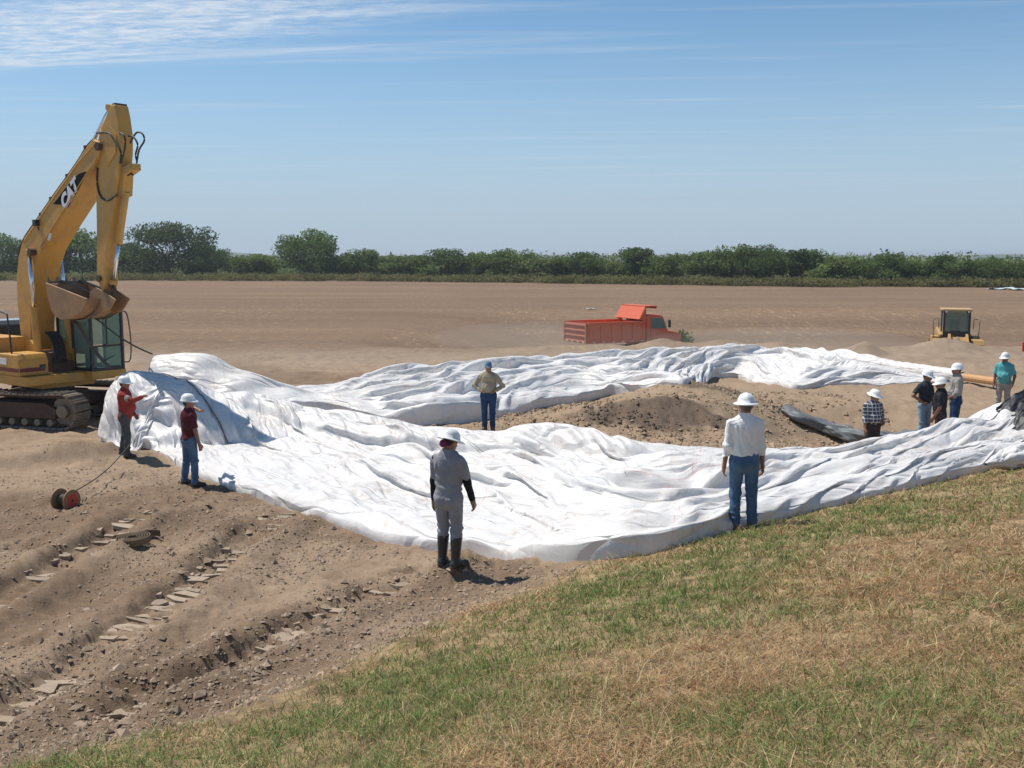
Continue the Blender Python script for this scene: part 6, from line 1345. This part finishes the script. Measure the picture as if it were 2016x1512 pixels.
# ------------------------------------------------------------------ crumbled soil
def clods():
    rng = np.random.default_rng(31); n = 40000; d = 7.5 * (26 / 7.5) ** rng.random(n * 3); a = (rng.random(n * 3) - 0.5) * R(66)
    x, y = d * np.sin(a), d * np.cos(a); s, t = levee_st(x, y)
    k = (s > toe(t) - 0.15) & (rng.random(len(x)) < 0.12 + 1.1 * sstep(0.38, 0.68, vnoise(x * 0.6, y * 0.6, 41)))
    for ee in (P_near,):
        gx, gy = ((x + 14) / 0.25).astype(int), ((y - 5) / 0.25).astype(int); mk = np.zeros((140, 140), bool); mk[np.clip(((ee[..., 0] + 14) / 0.25).astype(int), 0, 139), np.clip(((ee[..., 1] - 5) / 0.25).astype(int), 0, 139)] = True
        k &= ~mk[np.clip(gx, 0, 139), np.clip(gy, 0, 139)]
    x, y = x[k][:n], y[k][:n]; n = len(x); dist = np.hypot(x, y)
    r = 0.005 + 0.022 * rng.random(n) ** 4 + 0.05 * (rng.random(n) < 0.012) * rng.random(n); r = np.maximum(r, dist * 0.0005)
    oc = np.array([(1, 0, 0), (-1, 0, 0), (0, 1, 0), (0, -1, 0), (0, 0, 1), (0, 0, -0.6)], float)
    J_ = oc[None] * (0.65 + 0.6 * rng.random((n, 6, 1))) + rng.normal(size=(n, 6, 3)) * 0.16; ang = rng.random(n) * 6.28; ca, sa = np.cos(ang)[:, None], np.sin(ang)[:, None]
    X = J_[..., 0] * ca - J_[..., 1] * sa; Y = J_[..., 0] * sa + J_[..., 1] * ca; z = ground(x, y)
    V = np.stack([x[:, None] + X * r[:, None] * 1.25, y[:, None] + Y * r[:, None] * 1.25, z[:, None] + J_[..., 2] * r[:, None] * 0.8 + r[:, None] * 0.15], -1).reshape(-1, 3)
    f = np.array([(0, 2, 4), (2, 1, 4), (1, 3, 4), (3, 0, 4), (2, 0, 5), (1, 2, 5), (3, 1, 5), (0, 3, 5)]); Fc = (np.arange(n)[:, None, None] * 6 + f[None]).reshape(-1, 3)
    c = np.array((0.35, 0.265, 0.192)) * (0.72 + 0.55 * rng.random((n, 1))); me = np_mesh('clods', V, Fc, False); set_col(me, np.repeat(c, 6, 0))
    tag(link('soil_clods', me, mat_attr('clod_soil', 0.95, 0.15, 20, spec=0.1)), 'loose crumbs and clods of dry soil over the torn ground', 'soil', kind='stuff')
clods()
def pit_clods():
    rng = np.random.default_rng(57); n = 17000; x = -3 + 14 * rng.random(n); y = 22 + 11 * rng.random(n)
    k = rng.random(n) < 0.15 + 1.0 * sstep(0.4, 0.7, vnoise(x * 0.9, y * 0.9, 58)); mk = np.zeros((160, 120), bool)
    for ee in (P_near, P_far): mk[np.clip(((ee[..., 0] + 14) / 0.2).astype(int), 0, 159), np.clip(((ee[..., 1] - 16) / 0.2).astype(int), 0, 119)] = True
    k &= ~mk[np.clip(((x + 14) / 0.2).astype(int), 0, 159), np.clip(((y - 16) / 0.2).astype(int), 0, 119)]
    x, y = x[k], y[k]; n = len(x); r = 0.014 + 0.05 * rng.random(n) ** 4
    oc = np.array([(1, 0, 0), (-1, 0, 0), (0, 1, 0), (0, -1, 0), (0, 0, 1), (0, 0, -0.6)], float); J_ = oc[None] * (0.6 + 0.7 * rng.random((n, 6, 1))) + rng.normal(size=(n, 6, 3)) * 0.18; z = ground(x, y)
    V = np.stack([x[:, None] + J_[..., 0] * r[:, None] * 1.3, y[:, None] + J_[..., 1] * r[:, None] * 1.3, z[:, None] + J_[..., 2] * r[:, None] * 0.9 + r[:, None] * 0.2], -1).reshape(-1, 3)
    f = np.array([(0, 2, 4), (2, 1, 4), (1, 3, 4), (3, 0, 4), (2, 0, 5), (1, 2, 5), (3, 1, 5), (0, 3, 5)]); Fc = (np.arange(n)[:, None, None] * 6 + f[None]).reshape(-1, 3)
    shade_mask = np.exp(-(((x - 3.9) / 2.5) ** 2 + ((y - 25.9) / 1.15) ** 2)) > 0.45; c = np.where(shade_mask[:, None], np.array((0.15, 0.112, 0.083)), np.array((0.37, 0.27, 0.182))) * (0.75 + 0.5 * rng.random((n, 1)))  # clods within the mound's painted shade get the darker colour too
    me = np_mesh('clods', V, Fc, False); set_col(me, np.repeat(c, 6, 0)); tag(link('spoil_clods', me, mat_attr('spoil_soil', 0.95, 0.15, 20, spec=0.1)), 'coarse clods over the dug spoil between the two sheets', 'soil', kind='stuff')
pit_clods()
def tread_plates():
    """dried slabs of soil pressed by track shoes"""
    rng = np.random.default_rng(41); Vs, Fs, n0, cols = [], [], 0, []
    for (ax, ay), (bx, by), w in TRACKS:
        L_ = math.hypot(bx - ax, by - ay); ux, uy = (bx - ax) / L_, (by - ay) / L_; vx, vy = -uy, ux
        for k in range(int(L_ / 0.21)):
            q = 0.21 * k
            if vnoise(np.array([q * 0.9 + ax]), np.array([ay]), 47)[0] < 0.40: continue
            cut = sorted([-w * 0.52] + list((rng.random(rng.integers(1, 4)) - 0.5) * w * 0.85) + [w * 0.52])
            for c0, c1 in zip(cut[:-1], cut[1:]):
                if c1 - c0 < 0.05 or rng.random() < 0.35: continue
                l0, l1 = q + 0.012 + 0.03 * rng.random(), q + 0.165 - 0.05 * rng.random(); base = [(l0, c0 + 0.01), (l0 + 0.02 * rng.normal(), (c0 + c1) / 2), (l0, c1 - 0.01), (l1, c1 - 0.02 * rng.random()), (l1 + 0.02 * rng.normal(), (c0 + c1) / 2), (l1, c0 + 0.02 * rng.random())]
                P_ = np.array([(ax + ux * l + vx * c, ay + uy * l + vy * c) for l, c in base]) + rng.normal(size=(6, 2)) * 0.024
                aj = rng.normal() * 0.14; cc = P_.mean(0); P_ = (P_ - cc) @ np.array([[math.cos(aj), -math.sin(aj)], [math.sin(aj), math.cos(aj)]]) * (0.75 + 0.4 * rng.random()) + cc + rng.normal(size=2) * 0.02
                zz = ground(P_[:, 0], P_[:, 1], False).mean() + 0.002 + 0.012 * rng.random(); tl = rng.normal() * 0.05, rng.normal() * 0.05; cen = P_.mean(0)
                top = zz + (P_ - cen) @ np.array(tl); V = np.concatenate([np.column_stack([P_, top]), np.column_stack([P_, top - 0.06])]); Vs.append(V)
                F_ = [(0, 1, 4, 5), (1, 2, 3, 4)] + [(i, (i + 1) % 6 , (i + 1) % 6 + 6, i + 6) for i in range(6)]; Fs.append(np.array(F_) + n0); n0 += 12; cols.append(np.tile(np.array((0.375, 0.295, 0.22)) * (0.82 + 0.3 * rng.random()), (12, 1)))
    me = np_mesh('plates', np.concatenate(Vs), np.concatenate(Fs), False); set_col(me, np.concatenate(cols))
    tag(link('soil_slabs', me, mat_attr('pressed_soil', 0.95, 0.12, 14, 0.4, spec=0.1)), 'dried slabs of soil pressed flat by machine tracks at the left', 'soil', kind='stuff')
tread_plates()
# ------------------------------------------------------------------ humid air over the fields
def dust():
    m = bpy.data.materials.new('dust'); m.use_nodes = True; nt = m.node_tree; nt.nodes.remove(nt.nodes['Principled BSDF']); v = nt.nodes.new('ShaderNodeVolumePrincipled')
    v.inputs['Color'].default_value = (0.93, 0.84, 0.72, 1); v.inputs['Density'].default_value = 0.045; nt.links.new(v.outputs[0], nt.nodes['Material Output'].inputs['Volume'])
    for (c, r, lab) in (((2.0, 52.5, 0.2), (6.5, 3.2, 0.9), 'thin dust hanging low behind the dump truck'), ((13.5, 51.0, 0.1), (7.0, 3.0, 0.8), 'thin dust hanging low between the dump truck and the loader')):
        bm = bmesh.new(); bmesh.ops.create_icosphere(bm, subdivisions=3, radius=1.0); me = bpy.data.meshes.new('dust'); bm.to_mesh(me); bm.free(); o = link('dust', me, m); o.location = c; o.scale = r; tag(o, lab, 'dust', kind='stuff')
dust()
def haze():
    bm = bmesh.new(); add_box(bm, (0, 3600, 6.5), (15600, 7900, 21.0)); me = bpy.data.meshes.new('haze'); bm.to_mesh(me); bm.free()
    m = bpy.data.materials.new('haze'); m.use_nodes = True; nt = m.node_tree; nt.nodes.remove(nt.nodes['Principled BSDF']); v = nt.nodes.new('ShaderNodeVolumePrincipled')
    v.inputs['Color'].default_value = (0.86, 0.92, 1.0, 1); v.inputs['Density'].default_value = 0.00028; v.inputs['Anisotropy'].default_value = 0.25
    nt.links.new(v.outputs[0], nt.nodes['Material Output'].inputs['Volume']); o = link('haze', me, m); o.display_type = 'WIRE'; tag(o, 'thin humid haze over the field', 'haze', kind='stuff')
haze()
